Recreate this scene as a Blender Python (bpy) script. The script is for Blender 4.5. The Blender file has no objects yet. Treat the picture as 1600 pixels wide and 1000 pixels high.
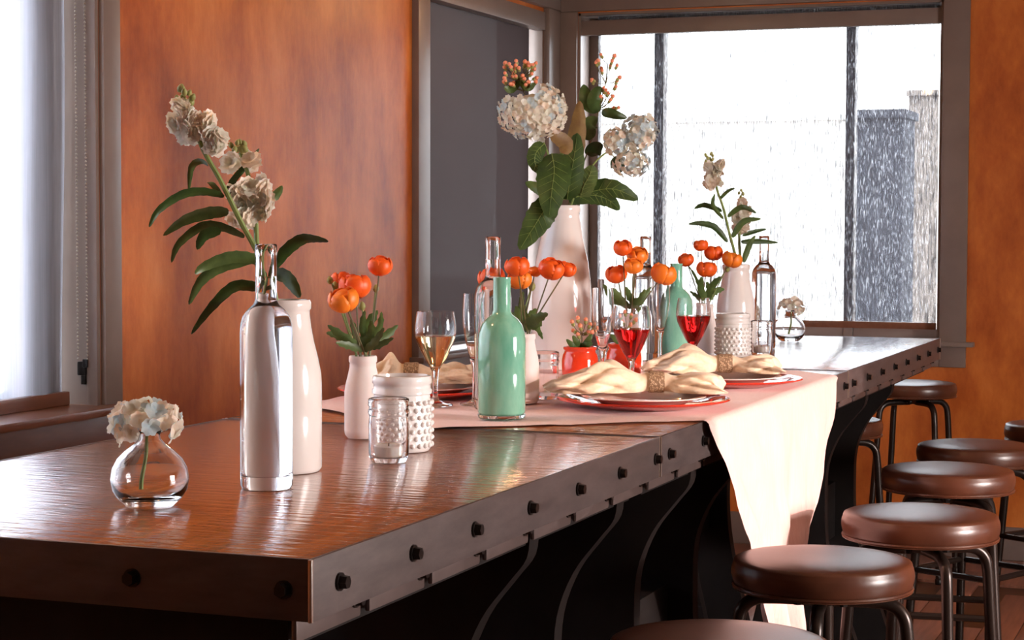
import bpy, bmesh, math, random
from mathutils import Vector, Matrix, Quaternion
R = random.Random(7)
PI = math.pi
sc = bpy.context.scene
col = sc.collection

# ------------------------------------------------------------ camera
F = 3000.0                      # focal length in pixels of a 1600x1000 frame
CAMZ = 1.40
YAW = math.atan2(1150, 3000)
PITCH = math.atan2(145, 3000)
ROLL = 0.0029
fwd = Vector((-math.sin(YAW) * math.cos(PITCH), math.cos(YAW) * math.cos(PITCH), -math.sin(PITCH)))
right = Vector((math.cos(YAW), math.sin(YAW), 0))
up = right.cross(fwd)
right, up = right * math.cos(ROLL) + up * math.sin(ROLL), up * math.cos(ROLL) - right * math.sin(ROLL)
CAM = Vector((0, 0, CAMZ))
cd = bpy.data.cameras.new('camera'); cam = bpy.data.objects.new('camera', cd); col.objects.link(cam)
cd.lens = F / 1600 * 36; cd.sensor_width = 36; cd.clip_start = 0.05
m3 = Matrix((right, up, -fwd)).transposed()
cam.matrix_world = Matrix.Translation(CAM) @ m3.to_4x4()
sc.camera = cam

# ------------------------------------------------------------ world, sun, daylight, exposure
w = bpy.data.worlds.new('world'); sc.world = w; w.use_nodes = True
bg = w.node_tree.nodes['Background']
bg.inputs[0].default_value = (0.86, 0.93, 1.0, 1); bg.inputs[1].default_value = 11.5
SUN_DIR = Vector((0.90, -0.22, 0.16)).normalized()          # towards the sun
sd = bpy.data.lights.new('sun_offscreen', 'SUN'); so = bpy.data.objects.new('sun_offscreen', sd); col.objects.link(so)
sd.energy = 2.4; sd.angle = 0.012; sd.color = (1.0, 0.72, 0.64)
so.rotation_euler = SUN_DIR.to_track_quat('Z', 'Y').to_euler()
def area(name, loc, direction, sx, sy, power, color):
    l = bpy.data.lights.new(name, 'AREA'); o = bpy.data.objects.new(name, l); col.objects.link(o)
    l.shape = 'RECTANGLE'; l.size = sx; l.size_y = sy; l.energy = power; l.color = color
    o.location = loc; o.rotation_euler = Vector(direction).to_track_quat('-Z', 'Y').to_euler()
    return o
# daylight coming in at the window in the right-hand wall, in the plane of its opening
area('window_right_offscreen', (3.5, 3.26, 1.46), (-1, 0, 0), 1.10, 1.6, 190, (1.0, 0.86, 0.78))
vs = sc.view_settings
vs.view_transform = 'Standard'; vs.look = 'None'; vs.exposure = 0.6; vs.gamma = 1.0; vs.use_curve_mapping = False

# ------------------------------------------------------------ pixel helpers
def ray(px, py):
    return (fwd * F + right * (px - 800) - up * (py - 500)) / F
def onZ(px, py, z):
    d = ray(px, py); return CAM + d * ((z - CAMZ) / d.z)
def onX(px, py, x):
    d = ray(px, py); return CAM + d * (x / d.x)
def onY(px, py, y):
    d = ray(px, py); return CAM + d * (y / d.y)
HF = Vector((-math.sin(YAW), math.cos(YAW), 0))
def depth(p): return (Vector(p) - CAM).dot(fwd)
def atd(px, py, dep):
    return CAM + ray(px, py) * dep
def hdep(p): return (Vector(p) - CAM).dot(HF)
def atv(px, py, dep):           # on the vertical plane at horizontal distance dep
    r_ = ray(px, py); return CAM + r_ * (dep / r_.dot(HF))
TZ = 1.03                       # table top height

# ------------------------------------------------------------ materials
M = {}
def mat(name, colr, rough=0.5, metal=0.0, **k):
    m = bpy.data.materials.new(name); m.use_nodes = True
    b = m.node_tree.nodes['Principled BSDF']
    b.inputs['Base Color'].default_value = (*colr, 1); b.inputs['Roughness'].default_value = rough
    b.inputs['Metallic'].default_value = metal
    for kk, v in k.items():
        b.inputs[kk.replace('_', ' ')].default_value = v
    M[name] = m; return m
def nt(m): return m.node_tree.nodes, m.node_tree.links, m.node_tree.nodes['Principled BSDF']
def noise(m, scale=(1, 1, 1), s=5.0, detail=6, rough=0.6, coord='Object'):
    n, l, b = nt(m)
    tc = n.new('ShaderNodeTexCoord'); mp = n.new('ShaderNodeMapping'); nz = n.new('ShaderNodeTexNoise')
    mp.inputs['Scale'].default_value = scale; nz.inputs['Scale'].default_value = s
    nz.inputs['Detail'].default_value = detail; nz.inputs['Roughness'].default_value = rough
    l.new(tc.outputs[coord], mp.inputs[0]); l.new(mp.outputs[0], nz.inputs['Vector'])
    return nz
def ramp(m, src, stops, sock='Base Color'):
    n, l, b = nt(m)
    r = n.new('ShaderNodeValToRGB'); e = r.color_ramp.elements
    while len(e) < len(stops): e.new(0.5)
    for i, (p, c) in enumerate(stops):
        e[i].position = p; e[i].color = (*c, 1) if len(c) == 3 else c
    l.new(src, r.inputs[0])
    if sock: l.new(r.outputs[0], b.inputs[sock])
    return r
def bump(m, src, strength=0.2, dist=0.01):
    n, l, b = nt(m); bp = n.new('ShaderNodeBump'); bp.inputs['Strength'].default_value = strength
    bp.inputs['Distance'].default_value = dist
    l.new(src, bp.inputs['Height']); l.new(bp.outputs[0], b.inputs['Normal'])

m = mat('wall_orange', (0.5, 0.15, 0.03), 0.42, Specular_IOR_Level=0.3)
nz = noise(m, (1.6, 1.6, 0.75), 2.6, 9, 0.68)
ramp(m, nz.outputs[0], [(0.30, (0.29, 0.060, 0.010)), (0.43, (0.43, 0.105, 0.018)), (0.55, (0.55, 0.155, 0.028)), (0.70, (0.66, 0.225, 0.05))])
nz2 = noise(m, (14, 14, 1.2), 3.0, 4); bump(m, nz2.outputs[0], 0.05, 0.01)
m = mat('trim_brown', (0.20, 0.115, 0.085), 0.38); nz = noise(m, (1, 1, 1), 6); ramp(m, nz.outputs[0], [(0.3, (0.165, 0.125, 0.11)), (0.7, (0.205, 0.16, 0.14))])
m = mat('trim_grey', (0.34, 0.30, 0.28), 0.4); nz = noise(m, (1, 1, 1), 5); ramp(m, nz.outputs[0], [(0.3, (0.165, 0.125, 0.11)), (0.7, (0.205, 0.16, 0.14))])
m = mat('sill_wood', (0.16, 0.06, 0.03), 0.3); nz = noise(m, (3, .6, 3), 8); ramp(m, nz.outputs[0], [(0.3, (0.13, 0.05, 0.027)), (0.7, (0.2, 0.08, 0.045))])
m = mat('ceiling_paint', (0.45, 0.30, 0.20), 0.8); noise(m)
m = mat('plain_wall', (0.3, 0.17, 0.1), 0.7); nz = noise(m, (1, 1, 1), 3); ramp(m, nz.outputs[0], [(0.3, (0.10, 0.055, 0.035)), (0.7, (0.13, 0.07, 0.045))])
m = mat('floor_plank', (0.14, 0.055, 0.03), 0.32)
nz = noise(m, (9, 0.7, 1), 5, 8); ramp(m, nz.outputs[0], [(0.3, (0.12, 0.045, 0.027)), (0.55, (0.23, 0.095, 0.057)), (0.8, (0.33, 0.155, 0.10))])
# varnished table top: long grain, hand-planed ripples
m = mat('table_wood', (0.25, 0.08, 0.025), 0.2, Coat_Weight=1.0, Coat_Roughness=0.09, Coat_IOR=1.65)
nz = noise(m, (11, 0.7, 1), 4.5, 9, 0.62)
ramp(m, nz.outputs[0], [(0.28, (0.17, 0.05, 0.014)), (0.5, (0.38, 0.12, 0.03)), (0.75, (0.58, 0.21, 0.058))])
n, l, b = nt(m)
tc = n.new('ShaderNodeTexCoord'); mp = n.new('ShaderNodeMapping'); mp.inputs['Rotation'].default_value = (0, 0, math.radians(24)); mp.inputs['Scale'].default_value = (9, 75, 1)
nw = n.new('ShaderNodeTexNoise'); nw.inputs['Scale'].default_value = 1.0; nw.inputs['Detail'].default_value = 3
l.new(tc.outputs['Object'], mp.inputs[0]); l.new(mp.outputs[0], nw.inputs['Vector'])
bp = n.new('ShaderNodeBump'); bp.inputs['Strength'].default_value = 0.6; bp.inputs['Distance'].default_value = 0.004
l.new(nw.outputs[0], bp.inputs['Height']); l.new(bp.outputs[0], b.inputs['Normal']); l.new(bp.outputs[0], b.inputs['Coat Normal'])
m = mat('steel_band', (0.075, 0.058, 0.055), 0.45, 0.35); nz = noise(m, (2, 2, 8), 6, 8); ramp(m, nz.outputs[0], [(0.3, (0.075, 0.058, 0.056)), (0.75, (0.13, 0.102, 0.098))]); bump(m, nz.outputs[0], 0.05, 0.005)
m = mat('bare_steel', (0.6, 0.55, 0.5), 0.3, 0.9); noise(m)
m = mat('bolt_black', (0.02, 0.018, 0.018), 0.3, 0.6); noise(m)
m = mat('leg_black', (0.022, 0.017, 0.016), 0.6, 0.0, Specular_IOR_Level=0.2); nz = noise(m, (1, 1, 1), 9); ramp(m, nz.outputs[0], [(0.3, (0.006, 0.005, 0.005)), (0.7, (0.012, 0.009, 0.008))])
m = mat('bracket_plate', (0.19, 0.13, 0.12), 0.45, 0.3); nz = noise(m, (1, 1, 1), 8); ramp(m, nz.outputs[0], [(0.3, (0.08, 0.058, 0.053)), (0.7, (0.12, 0.086, 0.08))])
m = mat('stool_metal', (0.025, 0.017, 0.014), 0.3, 0.5); noise(m)
m = mat('leather', (0.19, 0.062, 0.026), 0.32, Coat_Weight=0.15, Coat_Roughness=0.3)
nz = noise(m, (1, 1, 1), 7, 5); ramp(m, nz.outputs[0], [(0.3, (0.05, 0.016, 0.008)), (0.7, (0.10, 0.032, 0.015))]); nz3 = noise(m, (1, 1, 1), 160, 3); bump(m, nz3.outputs[0], 0.05, 0.002)
mat('glass', (1, 1, 1), 0.0, Transmission_Weight=1.0, IOR=1.45); noise(M['glass'])
mat('water', (0.98, 0.99, 1), 0.0, Transmission_Weight=1.0, IOR=1.33); noise(M['water'])
mat('white_wine', (1.0, 0.86, 0.52), 0.0, Transmission_Weight=1.0, IOR=1.34)
mat('red_wine', (0.70, 0.012, 0.012), 0.0, Transmission_Weight=1.0, IOR=1.34)
m = mat('white_ceramic', (0.86, 0.80, 0.77), 0.12, Coat_Weight=0.6, Coat_Roughness=0.05); nz = noise(m, (1, 1, 1), 4); ramp(m, nz.outputs[0], [(0.3, (0.84, 0.78, 0.745)), (0.7, (0.88, 0.83, 0.80))])
m = mat('milk_glass', (0.88, 0.86, 0.85), 0.15, Coat_Weight=0.6, Coat_Roughness=0.05, Subsurface_Weight=0.2, Subsurface_Radius=(.01, .01, .01)); noise(m)
m = mat('frosted', (0.95, 0.85, 0.82), 0.45, Transmission_Weight=0.12, IOR=1.2); noise(m)
m = mat('aqua_glass', (0.19, 0.56, 0.40), 0.07, Coat_Weight=0.8, Coat_Roughness=0.03, Transmission_Weight=0.12)
nz = noise(m, (3, 3, 0.9), 14, 6); ramp(m, nz.outputs[0], [(0.3, (0.17, 0.52, 0.36)), (0.7, (0.30, 0.66, 0.49))])
m = mat('red_enamel', (0.72, 0.045, 0.012), 0.1, Coat_Weight=0.7, Coat_Roughness=0.04); noise(m)
m = mat('red_glass', (0.80, 0.05, 0.025), 0.06, Transmission_Weight=0.25, IOR=1.45, Coat_Weight=0.5); noise(m)
m = mat('plate_white', (0.82, 0.66, 0.60), 0.15, Coat_Weight=0.5); noise(m)
m = mat('silver', (0.75, 0.70, 0.64), 0.22, 0.9); noise(m)
m = mat('wax', (0.9, 0.82, 0.76), 0.5, Subsurface_Weight=0.3, Subsurface_Radius=(.01, .008, .006)); noise(m)
m = mat('runner_cloth', (0.88, 0.66, 0.57), 0.85, Sheen_Weight=0.2)
nz = noise(m, (60, 60, 3), 3, 4); ramp(m, nz.outputs[0], [(0.3, (0.83, 0.52, 0.47)), (0.7, (0.90, 0.61, 0.56))]); bump(m, nz.outputs[0], 0.25, 0.002)
m = mat('napkin_cloth', (0.78, 0.62, 0.44), 0.85, Sheen_Weight=0.2); nz = noise(m, (1, 1, 1), 150, 2); ramp(m, nz.outputs[0], [(0.3, (0.74, 0.58, 0.41)), (0.7, (0.82, 0.67, 0.49))]); bump(m, nz.outputs[0], 0.1, 0.001)
m = mat('woven_ring', (0.45, 0.30, 0.18), 0.7)
n, l, b = nt(m); tc = n.new('ShaderNodeTexCoord'); vo = n.new('ShaderNodeTexVoronoi'); vo.inputs['Scale'].default_value = 260
l.new(tc.outputs['Object'], vo.inputs['Vector']); ramp(m, vo.outputs['Distance'], [(0.1, (0.62, 0.45, 0.29)), (0.6, (0.22, 0.13, 0.07))]); bump(m, vo.outputs['Distance'], 0.5, -0.002)
def plant(name, c1, c2, scale=30, rough=0.5, sub=0.0, coord='Object'):
    m = mat(name, c1, rough); nz = noise(m, (1, 1, 1), scale, 4, 0.6, coord); ramp(m, nz.outputs[0], [(0.3, c1), (0.7, c2)])
    if sub: M[name].node_tree.nodes['Principled BSDF'].inputs['Subsurface Weight'].default_value = sub; M[name].node_tree.nodes['Principled BSDF'].inputs['Subsurface Radius'].default_value = (.01, .006, .004)
    return m
plant('leaf_green', (0.045, 0.085, 0.018), (0.10, 0.16, 0.04), 40, 0.45)
plant('leaf_dark', (0.018, 0.048, 0.009), (0.048, 0.095, 0.018), 40, 0.4)
plant('leaf_brown', (0.16, 0.08, 0.025), (0.25, 0.16, 0.05), 40, 0.5)
plant('stem_green', (0.15, 0.22, 0.05), (0.24, 0.31, 0.09), 30, 0.5)
plant('stem_dark', (0.09, 0.08, 0.03), (0.16, 0.14, 0.05), 30, 0.5)
plant('bud_green', (0.22, 0.24, 0.06), (0.36, 0.35, 0.12), 60, 0.5)
plant('petal_cream', (0.90, 0.78, 0.64), (0.96, 0.90, 0.82), 60, 0.6, 0.15)
plant('petal_blue', (0.50, 0.66, 0.76), (0.78, 0.86, 0.86), 60, 0.6, 0.15)
plant('petal_ivory', (0.82, 0.82, 0.72), (0.92, 0.91, 0.84), 60, 0.6, 0.15)
plant('ranunculus_orange', (0.80, 0.055, 0.005), (0.92, 0.17, 0.010), 45, 0.45, 0.1)
plant('ranunculus_amber', (0.88, 0.11, 0.006), (0.95, 0.34, 0.025), 45, 0.45, 0.1)
for nm in ('petal_cream', 'petal_blue', 'petal_ivory'):      # thin petals pass light through
    n, l, b = nt(M[nm]); tl = n.new('ShaderNodeBsdfTranslucent'); mx = n.new('ShaderNodeMixShader'); mx.inputs[0].default_value = .45
    src = b.inputs['Base Color'].links[0].from_socket; l.new(src, tl.inputs[0])
    out = [x for x in n if x.type == 'OUTPUT_MATERIAL'][0]
    l.new(b.outputs[0], mx.inputs[1]); l.new(tl.outputs[0], mx.inputs[2]); l.new(mx.outputs[0], out.inputs[0])
plant('berry_coral', (0.75, 0.16, 0.08), (0.85, 0.42, 0.25), 120, 0.3)
plant('outside_wall', (0.75, 0.72, 0.68), (0.85, 0.82, 0.78), 2, 0.9)
plant('outside_blue', (0.035, 0.040, 0.052), (0.055, 0.06, 0.075), 2, 0.9)
plant('outside_tan', (0.20, 0.17, 0.15), (0.26, 0.225, 0.2), 2, 0.9)
plant('outside_ground', (0.30, 0.29, 0.28), (0.36, 0.35, 0.33), 1, 0.9)
plant('chain_grey', (0.20, 0.17, 0.14), (0.3, 0.26, 0.22), 90, 0.4)
m = mat('pendant_metal', (0.55, 0.25, 0.08), 0.35, 0.7); noise(m)
m = mat('bulb', (1, .7, .4), 0.4, Emission_Color=(1, 0.55, 0.22, 1), Emission_Strength=14.0)
# window pane: clear, with a weak mirror
m = bpy.data.materials.new('pane'); m.use_nodes = True; M['pane'] = m
n, l = m.node_tree.nodes, m.node_tree.links; n.clear()
o_ = n.new('ShaderNodeOutputMaterial'); mx = n.new('ShaderNodeMixShader'); tr = n.new('ShaderNodeBsdfTransparent'); gl = n.new('ShaderNodeBsdfGlossy')
gl.inputs['Roughness'].default_value = 0.02; mx.inputs[0].default_value = 0.05
l.new(tr.outputs[0], mx.inputs[1]); l.new(gl.outputs[0], mx.inputs[2]); l.new(mx.outputs[0], o_.inputs[0])
def screen(name, colr, open_lo, open_hi, trans, scale, fleck=None):
    """woven sun-screen fabric: open weave with vertical slubs"""
    m = bpy.data.materials.new(name); m.use_nodes = True; M[name] = m
    n, l = m.node_tree.nodes, m.node_tree.links; n.clear()
    o_ = n.new('ShaderNodeOutputMaterial'); mx = n.new('ShaderNodeMixShader'); tr = n.new('ShaderNodeBsdfTransparent')
    m2 = n.new('ShaderNodeMixShader'); df = n.new('ShaderNodeBsdfDiffuse'); tl = n.new('ShaderNodeBsdfTranslucent')
    df.inputs[0].default_value = (*colr, 1); tl.inputs[0].default_value = (*colr, 1); m2.inputs[0].default_value = trans
    tc = n.new('ShaderNodeTexCoord'); mp = n.new('ShaderNodeMapping'); mp.inputs['Scale'].default_value = scale
    nz = n.new('ShaderNodeTexNoise'); nz.inputs['Scale'].default_value = 1; nz.inputs['Detail'].default_value = 5; nz.inputs['Roughness'].default_value = 0.7
    mr = n.new('ShaderNodeMapRange'); mr.inputs[1].default_value = 0.35; mr.inputs[2].default_value = 0.68; mr.inputs[3].default_value = open_lo; mr.inputs[4].default_value = open_hi
    l.new(tc.outputs['Object'], mp.inputs[0]); l.new(mp.outputs[0], nz.inputs['Vector']); l.new(nz.outputs[0], mr.inputs[0])
    if fleck:
        mp2 = n.new('ShaderNodeMapping'); mp2.inputs['Scale'].default_value = (210, 210, 38); n2 = n.new('ShaderNodeTexNoise'); n2.inputs['Scale'].default_value = 1; n2.inputs['Detail'].default_value = 3
        rm = n.new('ShaderNodeValToRGB'); rm.color_ramp.elements[0].position = .54; rm.color_ramp.elements[0].color = (*colr, 1); rm.color_ramp.elements[1].position = .74; rm.color_ramp.elements[1].color = (*fleck, 1)
        l.new(tc.outputs['Object'], mp2.inputs[0]); l.new(mp2.outputs[0], n2.inputs['Vector']); l.new(n2.outputs[0], rm.inputs[0]); l.new(rm.outputs[0], tl.inputs[0])
    l.new(mr.outputs[0], mx.inputs[0]); l.new(df.outputs[0], m2.inputs[1]); l.new(tl.outputs[0], m2.inputs[2])
    l.new(m2.outputs[0], mx.inputs[1]); l.new(tr.outputs[0], mx.inputs[2]); l.new(mx.outputs[0], o_.inputs[0])
screen('screen_back', (0.03, 0.028, 0.032), 0.03, 0.42, 0.4, (150, 150, 14), (0.40, 0.40, 0.42))
screen('screen_left', (0.27, 0.28, 0.33), 0.01, 0.20, 0.45, (90, 90, 2.5))
screen('screen_grazing_dark', (0.052, 0.040, 0.040), 0.0, 0.004, 0.1, (120, 120, 9))  # weave closed and dark, imitating how open mesh darkens at a grazing view

# ------------------------------------------------------------ mesh helpers
def link(name, me, material, parent=None, loc=None):
    o = bpy.data.objects.new(name, me); col.objects.link(o)
    if material and not me.materials:
        me.materials.append(M[material])
    if parent: o.parent = parent
    if loc is not None: o.location = loc
    return o
def done(name, bm, material, parent=None, loc=None, smooth=True, ang=40):
    bmesh.ops.recalc_face_normals(bm, faces=bm.faces)
    me = bpy.data.meshes.new(name); bm.to_mesh(me); bm.free()
    if smooth:
        for p in me.polygons: p.use_smooth = True
        me.set_sharp_from_angle(angle=math.radians(ang))
    return link(name, me, material, parent, loc)
def thing(name, label, cat, loc=(0, 0, 0), group=None, rz=0):
    o = bpy.data.objects.new(name, None); col.objects.link(o); o.location = loc; o.rotation_euler = (0, 0, rz)
    o.empty_display_size = 0.03
    return tag(o, label, cat, group)
def tag(o, label, cat, group=None):
    o['label'] = label; o['category'] = cat
    if group: o['group'] = group
    return o
def struct(o): o['kind'] = 'structure'; return o
def copy_tree(o, parent=None):
    c = o.copy(); col.objects.link(c); c.parent = parent
    for ch in [x for x in kids.get(o.name, [])]: copy_tree(ch, c)
    return c
def bx(bm, x0, x1, y0, y1, z0, z1, bev=0.0):
    r = bmesh.ops.create_cube(bm, size=1.0)
    for v in r['verts']:
        v.co = Vector(((x0 + x1) / 2 + v.co.x * (x1 - x0), (y0 + y1) / 2 + v.co.y * (y1 - y0), (z0 + z1) / 2 + v.co.z * (z1 - z0)))
    if bev:
        es = list({e for v in r['verts'] for e in v.link_edges})
        bmesh.ops.bevel(bm, geom=es, offset=bev, segments=2, affect='EDGES', profile=0.6)
def box(name, x0, x1, y0, y1, z0, z1, material, parent=None, bev=0.0):
    bm = bmesh.new(); bx(bm, x0, x1, y0, y1, z0, z1, bev); return done(name, bm, material, parent)
def lathe_bm(bm, prof, seg=40, origin=(0, 0, 0), axis=None):
    ox, oy, oz = origin; rings = []
    for r, z in prof:
        if r < 1e-6: rings.append([bm.verts.new((ox, oy, oz + z))])
        else: rings.append([bm.verts.new((ox + r * math.cos(2 * PI * i / seg), oy + r * math.sin(2 * PI * i / seg), oz + z)) for i in range(seg)])
    for a, b in zip(rings, rings[1:]):
        if len(a) == 1 and len(b) == 1: continue
        for i in range(seg):
            j = (i + 1) % seg
            if len(a) == 1: bm.faces.new((a[0], b[j], b[i]))
            elif len(b) == 1: bm.faces.new((a[i], a[j], b[0]))
            else: bm.faces.new((a[i], a[j], b[j], b[i]))
def lathe(name, prof, material, parent=None, seg=40, loc=None, ang=50):
    bm = bmesh.new(); lathe_bm(bm, prof, seg); return done(name, bm, material, parent, loc, ang=ang)
def smooth_path(pts, n=6):
    """Catmull-Rom through the points"""
    pts = [Vector(p) for p in pts]
    if len(pts) < 3: return pts
    out = []
    for i in range(len(pts) - 1):
        p0 = pts[max(i - 1, 0)]; p1 = pts[i]; p2 = pts[i + 1]; p3 = pts[min(i + 2, len(pts) - 1)]
        for k in range(n):
            t = k / n
            out.append(0.5 * ((2 * p1) + (p2 - p0) * t + (2 * p0 - 5 * p1 + 4 * p2 - p3) * t * t + (3 * p1 - p0 - 3 * p2 + p3) * t ** 3))
    out.append(pts[-1]); return out
def tube_bm(bm, pts, rad, seg=8, caps=True):
    pts = [Vector(p) for p in pts]; rings = []; prev = None
    for i, p in enumerate(pts):
        t = (pts[min(i + 1, len(pts) - 1)] - pts[max(i - 1, 0)]).normalized()
        if prev is None:
            prev = t.orthogonal().normalized()
        else:
            prev = (prev - t * prev.dot(t)).normalized()
        b = t.cross(prev); r = rad(i / (len(pts) - 1)) if callable(rad) else rad
        rings.append([bm.verts.new(p + (prev * math.cos(2 * PI * k / seg) + b * math.sin(2 * PI * k / seg)) * r) for k in range(seg)])
    for a, b in zip(rings, rings[1:]):
        for k in range(seg): bm.faces.new((a[k], a[(k + 1) % seg], b[(k + 1) % seg], b[k]))
    if caps: bm.faces.new(rings[0][::-1]); bm.faces.new(rings[-1])
def tube(name, pts, rad, material, parent=None, seg=8):
    bm = bmesh.new(); tube_bm(bm, pts, rad, seg); return done(name, bm, material, parent)
def quad_wall(name, axis, pos, a0, a1, z0, z1, holes, thick, material):
    """wall slab at axis=pos (inner face), thickness going to pos+thick, with rectangular holes (a0,a1,z0,z1)"""
    bm = bmesh.new()
    As = sorted({a0, a1, *[h[0] for h in holes], *[h[1] for h in holes]}); Zs = sorted({z0, z1, *[h[2] for h in holes], *[h[3] for h in holes]})
    As = [a for a in As if a0 <= a <= a1]
    for i in range(len(As) - 1):
        for j in range(len(Zs) - 1):
            ca, cz = (As[i] + As[i + 1]) / 2, (Zs[j] + Zs[j + 1]) / 2
            if any(h[0] < ca < h[1] and h[2] < cz < h[3] for h in holes): continue
            p0, p1 = min(pos, pos + thick), max(pos, pos + thick)
            if axis == 'x': bx(bm, p0, p1, As[i], As[i + 1], Zs[j], Zs[j + 1])
            else: bx(bm, As[i], As[i + 1], p0, p1, Zs[j], Zs[j + 1])
    bmesh.ops.remove_doubles(bm, verts=bm.verts, dist=1e-5)
    return struct(done(name, bm, material, smooth=False))

# ------------------------------------------------------------ the room
WX, WY = -2.97, 8.29            # inner faces of the left wall and the back wall
RX, RY, CZ = 3.5, -2.0, 2.85
W1 = (1.30, 4.557, 0.90, 2.36)  # left window
W2 = (6.79, 8.13, 0.90, 2.36)   # dark-shaded window
W3 = (-2.86, -1.222, 0.915, 2.37)  # back window
RW = [(2.42, 4.10, 0.90, 2.02), (5.5, 6.4, 0.72, 0.94)]  # second opening: unseen slot added and sized to let sun reach the floor
quad_wall('wall_left', 'x', WX, RY - .2, WY, 0, CZ, [W1, W2], -0.22, 'wall_orange')
quad_wall('wall_back', 'y', WY, WX - .22, RX + .2, 0, CZ, [W3], 0.22, 'wall_orange')
quad_wall('wall_right', 'x', RX, RY - .2, WY, 0, CZ, RW, 0.2, 'plain_wall')
quad_wall('wall_front', 'y', RY, WX, RX, 0, CZ, [], -0.2, 'plain_wall')
struct(box('ceiling', WX - .22, RX + .2, RY - .2, WY + .22, CZ, CZ + .1, 'ceiling_paint'))
fl = struct(box('floor', WX - .22, RX + .2, RY - .2, WY + .22, -0.06, -0.012, 'bolt_black'))
# floorboards run along the room
pw = 0.125; bm = bmesh.new(); bx(bm, 0.0015, pw - 0.0015, -0.9, 0.9, -0.012, 0.0, 0.0012)
plank0 = done('floorboard', bm, 'floor_plank', fl)
first = True; cnt = 0
for i in range(int((RX - WX) / pw) + 1):
    x = WX + i * pw; off = (i * 0.67) % 1.8
    for j in range(8):
        y = RY - 1.0 + off + j * 1.8
        if not (-2.4 < x < 0.9 and 1.0 < y < 8.6): continue
        if y + .9 > WY + .2: continue
        o = plank0 if first else plank0.copy()
        if not first: col.objects.link(o)
        first = False; o.location = (x, y, 0); cnt += 1
bm = bmesh.new()
bx(bm, 0.98, RX, RY, WY, -0.012, 0); bx(bm, WX, -2.35, RY, WY, -0.012, 0); bx(bm, -2.35, .98, RY, 0.1, -.012, 0); bx(bm, -2.35, .98, 7.7, WY, -.0125, -0.0005)
struct(done('floor_surround', bm, 'floor_plank', fl, smooth=False))
for nm, a in (('baseboard_left', (WX, WX + .015, RY, WY, 0, .14)), ('baseboard_back', (WX + .015, RX, WY - .015, WY, 0, .14))):
    struct(box(nm, *a, 'trim_brown', bev=0.004))

# --- left window (window_1): deep jamb, casing, sill, apron
def window(name):
    e = bpy.data.objects.new(name, None); col.objects.link(e); return struct(e)
w1 = window('window_1')
y0, y1, z0, z1 = W1
box('jamb', WX - .22, WX, y1 - 0.012, y1, z0, z1, 'trim_grey', w1); box('jamb', WX - .22, WX, y0, y0 + .012, z0, z1, 'trim_grey', w1)
box('head_jamb', WX - .22, WX, y0, y1, z1 - .012, z1, 'trim_grey', w1)
box('stop_bead', WX - .03, WX + .004, y1 - .022, y1 - .012, z0, z1, 'trim_brown', w1, .002)
box('casing', WX, WX + .018, y1, y1 + .085, z0 - .002, z1 + .09, 'trim_brown', w1, .003)
box('casing', WX, WX + .018, y0 - .085, y0, z0 - .002, z1 + .09, 'trim_brown', w1, .003)
box('head_casing', WX, WX + .018, y0, y1, z1, z1 + .09, 'trim_brown', w1, .003)
box('sill', WX - .22, WX + .075, y0 - .11, y1 + .10, z0 - .018, z0 + .004, 'sill_wood', w1, .004)
box('apron', WX, WX + .016, y0 - .085, y1 + .085, z0 - .30, z0 - .022, 'sill_wood', w1, .003)
for a in ((y0 + .012, y0 + .05), ((y0 + y1) / 2 - .025, (y0 + y1) / 2 + .025), (y1 - .17, y1 - .075)):
    box('sash_stile', WX - .20, WX - .165, *a, z0, z1 - .012, 'trim_grey', w1, .003)
box('shade_edge_block', WX - .150, WX - .110, y1 - .20, y1 - .05, z0, z1 - .012, 'sill_wood', w1, .003)  # added strip behind the shade; blocks daylight so its edge reads dark
for a in ((z0, z0 + .05), (z1 - .06, z1 - .012)):
    box('sash_rail', WX - .20, WX - .165, y0 + .05, y1 - .16, *a, 'trim_grey', w1, .003)
box('pane', WX - .186, WX - .182, y0 + .05, (y0 + y1) / 2 - .025, z0 + .05, z1 - .06, 'pane', w1)
box('pane', WX - .186, WX - .182, (y0 + y1) / 2 + .025, y1 - .16, z0 + .05, z1 - .06, 'pane', w1)
# --- dark window (window_2)
w2 = window('window_2'); y0, y1, z0, z1 = W2
box('jamb', WX - .22, WX, y1 - .012, y1, z0, z1, 'trim_grey', w2); box('jamb', WX - .22, WX, y0, y0 + .012, z0, z1, 'trim_grey', w2)
box('casing', WX, WX + .03, y0 - .11, y0, z0 - .002, z1 + .02, 'trim_grey', w2, .003)
box('casing', WX, WX + .03, y1, WY, z0 - .002, z1 + .02, 'trim_brown', w2, .003)
box('head_casing', WX, WX + .035, y0 - .11, WY, z1 + .02, z1 + .14, 'trim_brown', w2, .003)
box('sill', WX - .22, WX + .06, y0 - .13, WY, z0 - .018, z0 + .004, 'trim_grey', w2, .004)
box('apron', WX, WX + .018, y0 - .11, WY, z0 - .11, z0 - .022, 'trim_brown', w2, .003)
for a in ((y0 + .012, y0 + .055), (y1 - .045, y1 - .012)):
    box('sash_stile', WX - .19, WX - .155, *a, z0, z1, 'trim_grey', w2, .003)
box('sash_rail', WX - .19, WX - .155, y0 + .055, y1 - .045, z0, z0 + .05, 'trim_grey', w2, .003)
box('pane', WX - .175, WX - .171, y0 + .055, y1 - .045, z0 + .05, z1, 'pane', w2)
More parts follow.
